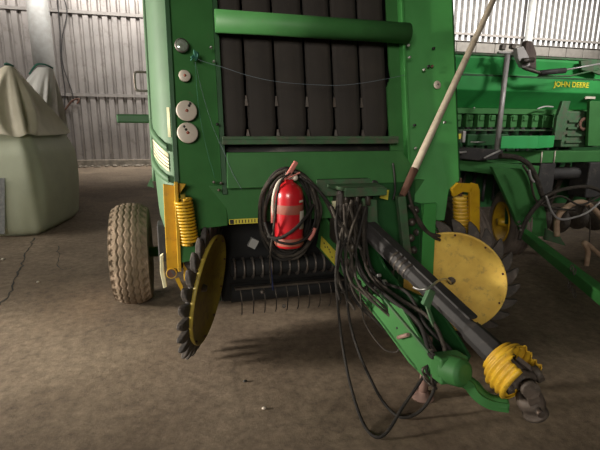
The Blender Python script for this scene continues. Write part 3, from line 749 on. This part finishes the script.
MB().prism([atY(362, 198, -.14), atY(377, 200, -.14), atY(378, 222, -.14), (atY(393, 246, -.14)), atY(386, 252, -.14), atY(367, 226, -.14)], (0, .03, 0)).build('gearbox_side_plate', 'green_dirty', BL, .005)
# drawbar -------------------------------------------------------------------
PA, PB_ = V((1.06, .38, 0)), V((1.27, -.95, 0)); dd = (PB_ - PA).normalized(); nn = V((dd.y, -dd.x, 0))
if nn.x > 0: nn = -nn
def onD(x, y, k=0.0): return onpl(x, y, PA - nn * k * -1, nn)
up_e = [(322, 214), (341, 241), (356, 272), (371, 293), (402, 309), (427, 351), (435, 366)]
lo_e = [(428, 382), (408, 362), (385, 330), (362, 300), (341, 274), (316, 246)]
DB = MB().prism([onD(*p) for p in up_e + lo_e], -nn * .02).build('drawbar', 'green', BL, .004)
st = V((.24, .0, 0))
MB().prism([onD(*p) - nn * .24 for p in up_e + lo_e], -nn * .02).build('drawbar_side', 'green_dark', DB, .004)
a = onD(330, 250); b = onD(418, 365)
MB().beam(a - nn * .12 - V((0, 0, .03)), b - nn * .12 - V((0, 0, .03)), .24, .015).build('drawbar_floor', 'green_dark', DB)
sk = MB().prism([onD(322, 236) + nn * .004, onD(337, 252) + nn * .004, onD(335.5, 265) + nn * .004, onD(321, 248) + nn * .004], nn * .003).build('warning_decal', 'decal_yellow', DB, label='yellow slanted warning decal with dark pictogram')
for (x_, y_) in ((325, 243), (328.5, 247), (326, 247), (331, 252), (333, 257), (330, 249.5)):
    MB().ball(onD(x_, y_) + nn * .008, .011, 7, 5, (.25, 1.2, .7)).build('pictogram', 'grease', sk)
for (x_, y_) in ((366, 300), (397, 328)):
    MB().lathe([(.0005, .006), (.007, .004), (.008, 0)], onD(x_, y_), nn, 8).build('bolt', 'ink', DB)
mb = MB(); p0 = onD(401, 337) + nn * .02; mb.tube([p0, onD(411, 334) + nn * .02], .012, 9); mb.build('drawbar_pin', 'pinkish', DB)
MB().beam(onD(378, 290) + nn * .008, onD(430, 352) + nn * .008, .015, .012).build('drawbar_edge', 'green_dirty', DB)
# hitch: round clevis and swan-neck eye
kc = atZ(455, 371, .42)
MB().lathe([(.0005, .07), (.05, .068), (.072, .05), (.078, -.05), (.06, -.07), (.0005, -.075)], kc, (.25, -1, .25), 26).build('hitch_head', 'green', DB, .004)
MB().beam(onD(432, 366) - nn * .08, kc, .16, .14).build('hitch_tongue', 'green', DB, .01)
hp = smooth_path([kc + V((0, -.02, -.02)), atZ(470, 384, .36), atZ(481, 396, .31), atZ(492, 402, .29), atZ(508, 405, .29)], 6)
mb = MB(); 
for i in range(len(hp) - 1): mb.beam(hp[i], hp[i] + (hp[i + 1] - hp[i]) * 1.25, .085 - .001 * i, .05, hint=(0, 0, 1))
mb.tube(hp, .034, 12)
mb.build('hitch_hook', 'green', DB)
# parking stand
fp = V((1.43, -.78, 0)); topp = V((1.42, -.80, .42))
st_ = MB().tube([fp + V((0, 0, .03)), topp], .028, 14).build('parking_stand', 'pinkish', BL)
MB().lathe([(.0005, .045), (.032, .045), (.036, .02), (.068, .012), (.070, 0), (.0005, 0)], fp, (0, 0, 1), 26).build('stand_foot', 'pinkish', st_)

# PTO shaft --------------------------------------------------------------------
G = atZ(514, 372, .47); S0 = V((1.24, -.02, 1.00)); pd = (G - S0).normalized()
TL = (G - S0).length
pt = MB()
pt.lathe([(.0005, 0), (.05, 0), (.056, .05), (.056, TL * .45), (.050, TL * .455), (.050, TL * .78), (.062, TL * .80), (.068, TL - .10), (.07, TL - .05)], S0, pd, 8, sm=False)
pto = pt.build('pto_shaft', 'rubber', BL, .004)
MB().beam(S0 + pd * .15 + V((.03, 0, .05)), S0 + pd * (TL * .78) + V((.03, 0, .05)), .07, .02).build('shaft_shield', 'rubber', pto, .006)
d_, s_, u_ = frame(pd)
for t_ in (.34, .37, .40, .43):
    MB().lathe([(.058, -.008), (.06, 0), (.058, .008)], S0 + pd * TL * t_, pd, 20).build('shaft_sleeve_ring', 'grease', pto)
# yellow ribbed guard cone, cut open on its lower right
gs = G - pd * .11
cutd = (CAM - G).normalized() + rt * 1.0 - up * .35
cutd = (cutd - pd * cutd.dot(pd)).normalized()
vs = []; fs = []; nL = 26; nA = 56
for i in range(nL + 1):
    t = i / nL; rr_ = .09 + .042 * min(1, t * 3) + .008 * math.cos(t * 2 * math.pi * 5.5)
    for k in range(nA):
        a = 2 * math.pi * k / nA
        h = t * .17
        vs.append(gs + pd * h + (s_ * math.cos(a) + u_ * math.sin(a)) * rr_)
for i in range(nL):
    for k in range(nA):
        a = 2 * math.pi * k / nA; dv = (s_ * math.cos(a) + u_ * math.sin(a))
        ang = dv.angle(cutd)
        if i > 7 and ang < R(16 + 36 * min(1, (i - 7) / 9)): continue
        fs.append((i * nA + k, i * nA + (k + 1) % nA, (i + 1) * nA + (k + 1) % nA, (i + 1) * nA + k))
gm = MB().add(vs, fs, True).build('guard_cone', 'yellow_plastic', pto, fixn=True)
so = gm.modifiers.new('thick', 'SOLIDIFY'); so.thickness = .005
gtd = (gs - pd * .02)
# universal joint and yoke
U = G + pd * .05
MB().tube([G - pd * .14, U - pd * .03], .045, 14).build('inner_yoke', 'greasy', pto)
yd = unit(atZ(535, 412, .27) - U); q = 1.45
mb = MB(); mb.ball(U, .036 * q, 12, 8)
d2, s2, u2 = frame(yd, rt)
mb.tube([U - s2 * .06 * q, U + s2 * .06 * q], .02 * q, 10); mb.tube([U - u2 * .06 * q, U + u2 * .06 * q], .02 * q, 10)
mb.build('cross_joint', 'greasy', pto)
mb = MB()
for sg in (-1, 1):
    mb.beam(U + s2 * sg * .052 * q - yd * .035, U + s2 * sg * .042 * q + yd * .10, .055, .02, hint=s2)
    mb.tube([U + s2 * sg * .042 * q, U + s2 * sg * .066 * q], .03 * q, 14)
    mb.beam(U + u2 * sg * .052 * q + pd * .035, U + u2 * sg * .042 * q - pd * .10, .055, .02, hint=u2)
    mb.tube([U + u2 * sg * .042 * q, U + u2 * sg * .064 * q], .028 * q, 14)
mb.lathe([(.030, .085), (.060, .095), (.066, .125), (.066, .15), (.056, .16), (.056, .195), (.062, .2), (.062, .215), (.034, .216), (.030, .12), (.030, .085)], U, yd, 24)
mb.build('yoke', 'greasy', pto)
MB().tube([U + yd * .14 + s2 * .06, U + yd * .14 + s2 * .10], .018, 9).build('yoke_pin', 'steel', pto)
# curved rod and bracket beside the shaft
q_ = V((1.72, -.48, .70))
MB().tube(smooth_path([atY(413, 287, -.98), atY(420, 289.5, -1.0), atY(430, 287.5, -1.0), atY(438, 281, -.85), atY(446, 279, -.5), RC + RN * .02], 6), .0075, 7).build('bent_link_rod', 'bright_steel', BL)
MB().prism([atY(430, 289, -.97), atY(436, 292, -.97), atY(430, 309, -.97), atY(423, 305, -.97)], (0, .03, 0)).build('chain_bracket', 'green_dirty', BL, .004)
MB().beam(atY(427, 306, -.87), onD(420, 330) - nn * .1, .02, .012).build('bracket_strut', 'green_dirty', BL)

# drawbar jack pieces / hoses -----------------------------------------------------
def hose(pts, r, m='hose', name='hydraulic_hose', n=7, parent=BL):
    return MB().tube(smooth_path(pts, 7), r, n).build(name, m, parent)
rr = random.Random(11)
# bundle running along the top of the drawbar
def dpt(t, side, hz):
    # t 0..1 along upper edge, side to the right (m), hz above
    e = up_e; f_ = t * (len(e) - 1); i = int(min(f_, len(e) - 2)); g = f_ - i
    p = onD(e[i][0] + (e[i + 1][0] - e[i][0]) * g, e[i][1] + (e[i + 1][1] - e[i][1]) * g)
    return p - nn * side + V((0, 0, hz))
starts = [(1.10, -.21, 1.13), (1.16, -.21, 1.13), (1.22, -.21, 1.13), (1.25, -.2, 1.12)]
for i, s0 in enumerate(starts):
    sd = .02 + .03 * i; ptsl = [V(s0), V(s0) + V((rr.uniform(-.03, .03), -.03, -.17 + rr.uniform(-.03, .03)))]
    for t in (.32, .45, .6, .75, .88, .97):
        ptsl.append(dpt(t, sd + rr.uniform(-.025, .025), .01 + rr.uniform(-.015, .04)))
    hose(ptsl, .011 if i % 2 else .013, 'hose' if i % 3 else 'hose_black')
# cables crossing at the couplings
for a_ in ([(338, 205), (336, 225), (340, 250), (345, 275), (355, 300), (372, 318)], [(352, 200), (345, 222), (338, 245), (337, 270), (344, 292), (355, 310)],
           [(356, 202), (358, 215), (348, 235), (340, 255), (336, 280), (340, 300)], [(331, 206), (338, 222), (348, 232), (352, 250), (350, 280), (362, 305), (395, 340)],
           [(347, 203), (346, 235), (352, 262), (350, 285), (340, 292), (337, 275), (341, 250), (343, 225)]):
    hose([atY(x_, y_, -.34 - .05 * rr.random() - .0008 * (y_ - 200)) for x_, y_ in a_], .010, rr.choice(['hose', 'hose_black', 'hose']))
for a_ in ([(350, 204), (355, 235), (352, 262), (360, 285), (382, 305), (420, 345)], [(344, 204), (346, 230), (356, 255), (356, 278), (372, 300), (405, 330), (430, 356)],
           [(361, 204), (352, 228), (346, 255), (350, 280), (366, 296), (398, 322)], [(366, 206), (360, 232), (356, 252), (361, 275), (380, 296), (412, 326), (432, 352)],
           ):
    hose([atY(x_, y_, -.37 - .05 * rr.random() - .0040 * max(0, y_ - 250)) for x_, y_ in a_], .0085, rr.choice(['hose', 'hose_black', 'hose']))
for (x_, y_) in ((347, 262), (352, 274), (359, 284), (352, 248), (366, 290)):
    MB().ball(atY(x_, y_, -.42), .022, 8, 6, (.8, 1, 1.4)).build('hose_joint', 'grease', BL)
# big loops hanging to the floor
def Hl(lst, r, m): hose([V(p) for p in lst], r, m)
def zt_(px, py, z): return atZ(px, py, z)
hose([atY(340, 240, -.42), atY(336, 275, -.45), zt_(340, 325, .36), zt_(346, 365, .2), zt_(354, 398, .08), zt_(364, 425, .02), zt_(376, 437, .012), zt_(388, 431, .04), zt_(402, 408, .12), zt_(416, 388, .2), zt_(429, 366, .3), zt_(434, 348, .42)], .0095, 'hose_black')
hose([atY(345, 245, -.42), atY(346, 285, -.45), zt_(350, 322, .38), zt_(358, 350, .26), zt_(370, 378, .12), zt_(384, 403, .04), zt_(400, 417, .015), zt_(416, 414, .03), zt_(428, 402, .09), zt_(435, 385, .18), zt_(437, 360, .32)], .0095, 'hose_black')
hose([atY(359, 285, -.5), atY(361, 300, -.5), zt_(364, 320, .40), zt_(372, 335, .32), zt_(384, 349, .25), zt_(396, 352, .24), zt_(401, 345, .3), zt_(404, 335, .38)], .006, 'hose')
# tangle at the drawbar end
for i in range(6):
    a0 = V(zt_(424 + i * 2, 330 + i * 5, .50)); lst = [a0]
    for (x_, y_, z_) in ((432, 350, .44), (436, 362, .4), (428, 374, .34), (434, 385, .26)):
        lst.append(zt_(x_ + rr.uniform(-6, 6), y_ + rr.uniform(-4, 4), z_ + rr.uniform(-.02, .03)))
    hose(lst, .008, rr.choice(['hose', 'hose_black', 'grease']))
# small rusty fixings between the hoses
for (x_, y_, m_) in ((366, 262, 'pinkish'), (371, 270, 'bright_steel'), (378, 276, 'bright_steel'), (385, 283, 'bright_steel'), (360, 285, 'grease'), (368, 293, 'steel'), (374, 300, 'green_dirty'), (380, 305, 'steel'), (397, 312, 'pinkish'), (418, 310, 'green_dirty')):
    MB().box(onpl(x_, y_, (1.3, -.3, 0), nn), (.03, .05, .022), Matrix.Rotation(rr.uniform(-1, 1), 3, 'X')).build('hose_clamp', m_, BL, .004)

# hose coil round the fire extinguisher
YE = -.17
def loop(cx, cy, rx, ry, Y, r, tilt=0.0, m='hose_black', seed=0):
    q = random.Random(seed); pts = []
    for k in range(16):
        a = 2 * math.pi * k / 16; x_ = cx + (rx * math.cos(a) * (1 + q.uniform(-.04, .04))) + tilt * math.sin(a); y_ = cy - ry * math.sin(a)
        pts.append(atY(x_, y_, Y + q.uniform(-.015, .015) - .0 * a))
    return MB().tube(smooth_path(pts, 5, True), r, 8, True).build('hydraulic_hose', m, BL)
for i, (cx, cy, rx, ry, Y) in enumerate(((288, 214, 27, 45, -.05), (287, 212, 24, 40, -.07), (290, 210, 30, 40, -.04), (286, 218, 21, 36, -.28), (289, 213, 29, 43, -.09), (285, 214, 25, 46, -.06), (291, 214, 26, 42, -.10))):
    loop(cx, cy, rx, ry, Y if i != 3 else -.10, .0105, (i - 3) * .8, 'hose_black' if i % 2 else 'hose', 20 + i)
# strands passing in front of the cylinder and running off
hose([atY(268, 236, -.24), atY(280, 238, -.29), atY(296, 228, -.30), atY(308, 214, -.22), atY(313, 205, -.14)], .011, 'hose_black')
hose([atY(265, 222, -.22), atY(272, 238, -.26), atY(290, 244, -.29), atY(306, 238, -.26), atY(314, 225, -.16), atY(316, 210, -.12)], .009, 'hose_black')
hose([atY(300, 176, -.10), atY(316, 188, -.12), atY(330, 205, -.2), atY(345, 228, -.3), atY(362, 250, -.36)], .011, 'hose_black')
hose([atY(303, 174, -.10), atY(320, 192, -.12), atY(332, 214, -.2), atY(341, 240, -.32)], .010, 'hose')
hose([atY(292, 172, -.2), atY(282, 180, -.25), atY(277, 195, -.28), atY(274, 225, -.25), atY(270, 258, -.16), atY(271, 284, -.05)], .007, 'hose')
MB().tube(smooth_path([atY(309, 240, -.26), atY(313, 234, -.26), atY(315, 228, -.26)], 4), .012, 8).build('hose_end', 'faded_red', BL, label='faded red hose end')

# ================================================================ FIRE EXTINGUISHER
ec = atY(289, 215, -.18); ex, ey = ec.x, ec.y
zb = atY(289, 246, -.18).z; ztp = atY(289, 182, -.18).z; er = .095
FE = thing('fire_extinguisher', (ex, ey, zb), 'red fire extinguisher hanging on the baler front inside a coil of black hoses', 'fire extinguisher')
Hh = ztp - zb
MB().lathe([(.0005, 0), (er * .86, 0), (er * .97, .012), (er, .035), (er, Hh - .10), (er * .97, Hh - .07), (er * .82, Hh - .035), (er * .5, Hh - .01), (.03, Hh), (.026, Hh + .02), (.0005, Hh + .02)], (ex, ey, zb), (0, 0, 1), 40).build('cylinder', 'red', FE)
MB().lathe([(er + .001, 0), (er + .0016, .002), (er + .0016, .058), (er + .001, .06)], (ex, ey, zb + Hh - .20), (0, 0, 1), 40).build('label_band', 'brown_label', FE, label='faded brownish label band')
MB().lathe([(er + .002, .0), (er + .003, .004), (er + .003, .045), (er, .05)], (ex, ey, zb + .02), (0, 0, 1), 40).build('foot_ring', 'brown_label', FE, label='worn dull foot ring')
def arcplate(a0, a1, z0, z1, r, m, name):
    vs = []; fs = []
    for k in range(7):
        a = a0 + (a1 - a0) * k / 6
        for z in (z0, z1):
            for q_ in (r, r + .002): vs.append((ex + q_ * math.sin(a), ey - q_ * math.cos(a), z))
    for k in range(6):
        b = 4 * k; fs += [(b + 1, b + 3, b + 7, b + 5), (b, b + 4, b + 6, b + 2), (b, b + 1, b + 5, b + 4), (b + 2, b + 6, b + 7, b + 3)]
    return MB().add(vs, fs, True).build(name, m, FE)
arcplate(.55, 1.15, zb + .13, zb + .25, er + .001, 'white', 'white_label')
arcplate(.5, .95, zb + Hh - .125, zb + Hh - .11, er + .001, 'white', 'white_sticker')
MB().lathe([(.02, 0), (.026, .01), (.026, .04), (.016, .05), (.0005, .05)], (ex, ey, ztp + .01), (0, 0, 1), 16).build('valve', 'bright_steel', FE)
MB().ball((ex + .035, ey - .02, ztp + .03), .02, 10, 8).build('pressure_gauge', 'white', FE)
hp0 = V((ex - .02, ey - .02, ztp + .035)); 
mb = MB(); mb.beam(hp0, hp0 + V((.06, -.01, .10)), .03, .022, hint=(0, 1, 0)); mb.beam(hp0 + V((.0, 0, -.012)), hp0 + V((-.015, -.0, .0)), .028, .02)
mb.build('handle', 'faded_red', FE, .006, label='faded pinkish-red handle')
MB().beam(hp0 + V((-.0, .0, -.01)), hp0 + V((.085, -.01, .03)), .024, .01, hint=(0, 0, 1)).build('trigger_lever', 'faded_red', FE, .004)
MB().tube(smooth_path([V((ex - .02, ey, ztp + .03)), V((ex - .08, ey - .03, ztp - .0)), V((ex - .112, ey - .03, ztp - .10)), V((ex - .112, ey - .02, ztp - .25))], 6), .010, 8).build('discharge_hose', 'white', FE)
MB().tube([V((ex - .112, ey - .02, ztp - .15)), V((ex - .112, ey - .02, ztp - .26))], .014, 8).build('nozzle', 'faded_red', FE)
MB().tube([V((ex, ey + .02, ztp + .04)), V((ex, .0, ztp + .07))], .006, 6).build('hanging_wire', 'steel', FE)

# ================================================================ LEANING POLE
pb = atY(402, 196, -.14); ptop = atY(497, -8, .22)
PO = thing('metal_pole', pb, 'long weathered pole leaning diagonally against the right of the baler front', 'pole')
d = (ptop - pb); L_ = d.length; du = d.normalized()
MB().tube([pb + du * t for t in (.22, .6, 1.0, 1.4, L_ + .3)], [.027, .026, .025, .023, .022], 14).build('shaft', 'pole', PO)
MB().tube([pb, pb + du * .04, pb + du * .22], [.024, .026, .03], 14).build('rusty_socket', 'rust', PO, label='rusty lower end')

# ================================================================ GRAIN DRILL
DX = thing('seed_drill', (5.2, 2.4, 0), 'long green seed drill with hopper parked behind the baler on the right', 'seed drill')
def prof_prism(pr_, x0, x1): return MB().prism([(x0, y, z) for y, z in pr_], (x1 - x0, 0, 0))
XA, XB = 3.0, 7.8
prof_prism([(2.0, 2.475), (1.99, 2.44), (2.02, 2.26), (1.97, 2.24), (1.97, 2.07), (2.2, 1.86), (2.7, 1.86), (2.85, 2.1), (2.85, 2.475)], XA, XB).build('hopper', 'green_hopper_lit', DX, .012)
prof_prism([(1.985, 2.50), (1.985, 2.475), (2.87, 2.475), (2.87, 2.50)], XA - .02, XB + .02).build('hopper_lid', 'green_dirty', DX, .006)
prof_prism([(1.965, 2.255), (1.965, 2.235), (2.03, 2.235), (2.03, 2.255)], XA, XB).build('hopper_seam', 'green_dark', DX)
# lettering
t0 = atY(554.5, 86.5, 1.955); t1 = atY(589.5, 87.3, 1.955)
tm = text_mesh('brand_lettering', 'JOHN DEERE', 'decal_letter', DX, .092, (t0.x, 1.964, t0.z), (1, 0, 0), (0, 0, 1), .002, .0015)
wdt = max(v.co.x for v in tm.data.vertices) - min(v.co.x for v in tm.data.vertices)
mn = min(v.co.x for v in tm.data.vertices); sc_ = (t1.x - t0.x) / wdt
for v in tm.data.vertices: v.co.x = mn + (v.co.x - mn) * sc_
q = atY(594, 96, 1.96); MB().box((q.x, 2.02, q.z - .01), (.17, .02, .055)).build('white_reflector', 'white', DX, .004)
# meters
prof_prism([(2.12, 1.86), (2.12, 1.79), (2.2, 1.79), (2.2, 1.86)], XA, XB).build('meter_rail', 'green', DX, .004)
x = 3.14
while x < 5.35:
    m_ = MB(); m_.box((x, 2.14, 1.70), (.10, .09, .16)); m_.box((x, 2.09, 1.74), (.07, .03, .07)); m_ = m_.build('seed_meter', 'green', DX, .01)
    MB().tube([(x, 2.13, 1.63), (x, 2.13, 1.55)], .035, 10).build('seed_cup', 'rubber', m_)
    MB().tube(smooth_path([(x, 2.15, 1.56), (x + .01, 2.2, 1.3), (x - .02, 2.3, 1.0), (x, 2.35, .6)], 4), .022, 7).build('seed_tube', 'rubber', m_)
    x += .168
MB().bb(XA, XB, 2.42, 2.46, .5, 1.86).build('rear_shade_panel', 'green_dark', DX)  # sheet extended downwards to darken the space under the hopper
MB().bb(3.5, 4.1, 1.9, 2.02, 1.40, 1.54).build('step_beam', 'green_dark', DX, .01)
MB().tube([(3.0, 2.05, 1.585), (5.4, 2.05, 1.585)], .012, 8).build('drive_shaft', 'green_dirty', DX)
# yellow decal box at far left
p = atY(458, 132, 1.95)
MB().bb(3.2, 3.42, 1.93, 2.02, 1.43, 1.56).build('drive_box', 'green_dark', DX, .01)
MB().bb(3.27, 3.41, 1.915, 1.93, 1.48, 1.545).build('yellow_decal', 'decal_yellow', DX)
MB().bb(3.43, 3.47, 1.90, 2.02, 1.44, 1.58).build('end_cap', 'galv', DX, .01)
p = atY(478, 142, 1.8); MB().tube([p - V((.1, 0, 0)), p + V((.1, 0, 0))], .008, 6).build('bright_lever', 'bright_steel', DX)
p = atY(474, 108, 1.96); MB().ball(p, .013, 8, 6).build('bright_bolt', 'bright_steel', DX)
MB().tube(smooth_path([atY(537, 109, 2.0), atY(545, 106.5, 2.0), atY(553, 107, 2.0)], 4), .011, 6).build('curved_handle', 'galv', DX)
# green toolbox-like beam end
b = atY(537, 148.5, 1.50); a = V((atY(501, 144.5, 1.56).x, 1.56, b.z)); c = V((atY(553.5, 146.5, 1.68).x, 1.68, b.z))
MB().prism([a, b, c, a + (c - b)], (0, 0, .145)).build('bright_end_box', 'green_box', DX, .004, label='bright green box end')
# main beam
MB().bb(3.6, 7.8, 1.78, 1.95, 1.18, 1.33).build('main_beam', 'green', DX, .012)
for px in (541.5, 554.5):
    q = atY(px, 155, 1.775); MB().tube([(q.x, 1.772, 1.335), (q.x, 1.768, 1.18)], .009, 6).build('beam_strap', 'white', DX)
MB().prism([atY(455, 160, 1.6), atY(500, 163, 1.6), atY(540, 166, 1.6), atY(538, 176, 1.6), atY(505, 176, 1.6), atY(455, 170, 1.6)], (0, .1, 0)).build('front_crossmember', 'green', DX, .01)
MB().prism([atY(455, 149, 1.5), atY(475, 148, 1.5), atY(503, 150, 1.5), atY(505, 158, 1.5), atY(480, 161, 1.5), atY(455, 158, 1.5)], (0, .22, 0)).build('grey_tray', 'rubber', DX, .01)
MB().tube([atY(484, 158, 1.45), atY(500, 150.5, 1.45)], .012, 8).build('tray_rod', 'galv', DX)
MB().tube([atY(455, 153, 1.45), atY(466, 152, 1.45)], .014, 8).build('tray_rod', 'galv', DX)
# sloped drawbar plate and bar
MB().prism([atY(492, 167, 1.4), atY(536, 170, 1.4), atY(545, 200, 1.4), atY(548, 236, 1.4), atY(523, 238, 1.4), atY(512, 210, 1.4)], (0, .05, 0)).build('drawbar_plate', 'green', DX, .006)
MB().beam(atY(523, 233, 1.42), atZ(640, 326, .42), .10, .10).build('drawbar', 'green_lit', DX, .01)
MB().prism([atY(546, 228, 1.38), atY(560, 236, 1.38), atY(566, 246, 1.38), atY(545, 240, 1.38)], (0, .04, 0)).build('drawbar_gusset', 'green_dirty', DX, .004)
# upright bracket and drive gearbox to the right
MB().prism([atY(563, 101, 1.9), atY(571, 101, 1.9), atY(566, 118, 1.9), atY(562, 140, 1.9), atY(554, 140, 1.9), atY(557, 118, 1.9)], (0, .05, 0)).build('hopper_bracket', 'green_dirty', DX, .006)
MB().prism([atY(590, 101, 1.9), atY(602, 101, 1.9), atY(602, 146, 1.9), atY(588, 146, 1.9)], (0, .05, 0)).build('hopper_bracket', 'green', DX, .006)
MB().bb(5.05, 5.7, 2.02, 2.2, 1.36, 1.84).build('drive_housing', 'green_dirty', DX, .02)
for k in range(4): MB().bb(5.1, 5.6, 1.99, 2.02, 1.42 + k * .09, 1.45 + k * .09).build('housing_rib', 'green_dirty', DX, .004)
q = atY(584, 124, 1.97); MB().lathe([(.05, 0), (.055, .015), (.085, .015), (.09, 0)], q, (0, -1, 0), 20).build('sprocket', 'rust', DX)
q = atY(590, 137, 1.95); MB().tube([q, q + V((0, .1, 0))], .03, 10).build('dark_hole', 'ink', DX)
# black discs and coulters under the beam
for i in range(7):
    x = 4.5 + i * .34
    a_ = MB().lathe([(.0005, .012), (.2, .008), (.2, -.008), (.0005, -.012)], (x, 2.35, .26 if i % 2 else .3), (1, .12, 0), 28).build('coulter_disc', 'grease', DX)
    MB().beam((x + .02, 2.3, .35), (x + .02, 2.0, 1.15), .05, .05).build('coulter_arm', 'grease', DX, .006)
MB().tube([(4.3, 1.95, 1.02), (7.8, 1.95, 1.02)], .085, 14).build('dark_roller', 'rubber', DX)
MB().bb(4.55, 4.8, 1.8, 2.05, .75, 1.18).build('dark_hydraulic_block', 'rubber', DX, .02)
MB().bb(5.3, 5.6, 1.75, 2.05, .7, 1.18).build('dark_hydraulic_block', 'rubber', DX, .02)
# gauge wheel with yellow rim
gw = V((4.17, 1.80, .42))
t_ = MB().lathe(tyre_profile(.41, .24, .25), gw, (1, -.30, 0), 48)
for hh in (-.09, -.045, 0, .045, .09): t_.lathe([(.40, hh - .012), (.418, hh - .008), (.418, hh + .008), (.40, hh + .012)], gw, (1, -.30, 0), 48)
tt = t_.build('gauge_wheel', 'tyre_dark', DX)
MB().lathe([(.0005, -.15), (.05, -.15), (.055, -.10), (.07, -.05), (.17, -.06), (.235, -.115), (.262, -.125), (.262, .12), (.1, .1), (.0005, .1)], gw, (1, -.30, 0), 32).build('rim', 'yellow', tt)
MB().beam(gw + V((-.1, -.1, 0)), V((4.1, 1.85, 1.2)), .07, .05).build('wheel_arm', 'green_dark', DX, .006)
# marker pipe with clamps
p1, p2 = atY(496.5, 151, 1.62), atY(507.5, 55, 1.75)
pm = MB().tube([p1, p2], .030, 14).build('marker_pipe', 'galv', DX)
MB().lathe([(.0005, .03), (.05, .03), (.06, 0)], p1 - V((0, 0, .02)), (0, 0, 1), 14).build('pipe_base', 'galv', pm)
for (px, py, w_, h_) in ((502.5, 47.5, .055, .06), (512.5, 46.5, .06, .055)):
    MB().box(atY(px, py, 1.75), (w_, .06, h_), Matrix.Rotation(.15, 3, 'Y')).build('pipe_clamp', 'steel', pm, .008)
MB().beam(atY(498, 52.5, 1.75), atY(520, 53, 1.75), .04, .02).build('clamp_plate', 'galv', pm)
ma = MB().tube(smooth_path([atY(516, 50, 1.72), atY(520, 60, 1.72), atY(523, 67, 1.7), atY(534, 71, 1.68), atY(541, 73, 1.66)], 5), .022, 9).build('marker_arm', 'grease', DX)
MB().prism([atY(517, 48, 1.66), atY(524, 46, 1.66), atY(529, 56, 1.66), atY(531, 66, 1.66), atY(523, 68, 1.66), atY(518, 58, 1.66)], (0, .07, 0)).build('marker_clevis', 'galv', ma, .012)
MB().prism([atY(527, 40, 1.72), atY(533, 41, 1.72), atY(537, 52, 1.72), atY(537, 70, 1.72), atY(530, 68, 1.72), atY(525, 55, 1.72)], (0, .09, 0)).build('marker_joint', 'rag', ma, .02)
MB().tube([atY(522, 61, 1.60), atY(533, 60, 1.60)], .03, 12).build('marker_pin', 'grease', ma)
MB().tube([atY(540, 73, 1.66), atY(565, 70.5, 1.64)], .032, 14).build('marker_cylinder', 'rubber', ma)
MB().tube([atY(565, 70, 1.64), atY(604, 63, 1.6)], .010, 8).build('piston_rod', 'galv', ma)
MB().tube([atY(538, 76, 1.68), atY(570, 76, 1.66), atY(604, 68, 1.62)], .010, 8).build('marker_strut', 'green_dirty', ma)
MB().prism([atY(581, 61, 1.9), atY(603, 60, 1.9), atY(604, 76, 1.9), atY(592, 72, 1.9), atY(582, 70, 1.9)], (0, .04, 0)).build('marker_bracket', 'green_dirty', DX, .004)
# hoses of the drill
def dh(pts, r, Y, m='rubber', nm='drill_hose'): return MB().tube(smooth_path([atY(a, b, Y - .001 * i) for i, (a, b) in enumerate(pts)], 7), r, 8).build(nm, m, DX)
dh([(500, 156), (515, 157), (527, 163), (535, 175), (541, 192), (548, 210)], .03, 1.3, 'hose')
dh([(519, 240), (524, 224), (534, 208), (550, 194), (570, 188), (590, 187), (606, 194)], .022, 1.15, 'hose')
dh([(521, 236), (528, 220), (540, 205), (560, 196), (580, 205), (600, 196)], .012, 1.18, 'hose')
dh([(546, 196), (552, 212), (560, 219), (572, 218), (588, 212), (604, 198)], .012, 1.10, 'galv')
dh([(523, 165), (530, 178), (536, 200), (552, 208), (575, 210)], .013, 1.2, 'grease')
dh([(529, 170), (531, 178), (534, 182)], .014, 1.18, 'galv')
dh([(557, 236), (557, 220), (563, 210), (575, 203), (585, 203), (594, 209), (602, 218)], .034, 1.25, 'tan', 'tan_hose')
dh([(586, 268), (588, 252), (584, 243), (590, 246), (603, 258)], .028, 1.1, 'tan', 'tan_hose')
dh([(589, 205), (590, 225), (589, 245)], .007, 1.2, 'hose')
q0 = atY(520, 228, 1.2)
for i in range(4): MB().ball(atY(519 + i * .8, 222 + i * 4, 1.15), .018, 8, 6).build('hose_fitting', 'steel', DX)
# chain hanging from the drill drawbar
ch = [atZ(572 + 3 * math.sin(i), 268 + i * 3.4, .52 - i * .05) for i in range(9)]
for i, p in enumerate(ch):
    ax = V((1, 0, .2)) if i % 2 else V((0, 1, 0)); pts = []
    for k in range(10):
        a = 2 * math.pi * k / 10; pts.append(p + unit(ax) * .014 * math.cos(a) + V((0, 0, 1)) * .028 * math.sin(a))
    MB().tube(pts, .005, 5, True).build('chain_link', 'steel', DX)

# transport supports on the floor
MB().bb(6.9, 7.0, 2.1, 2.2, 0, 1.2).build('drill_stand', 'green_dark', DX, .01)
MB().beam((3.05, 2.2, 0.0), (3.05, 2.2, 1.9), .08, .08, hint=(0, 1, 0)).build('drill_stand', 'green_dark', DX, .01)
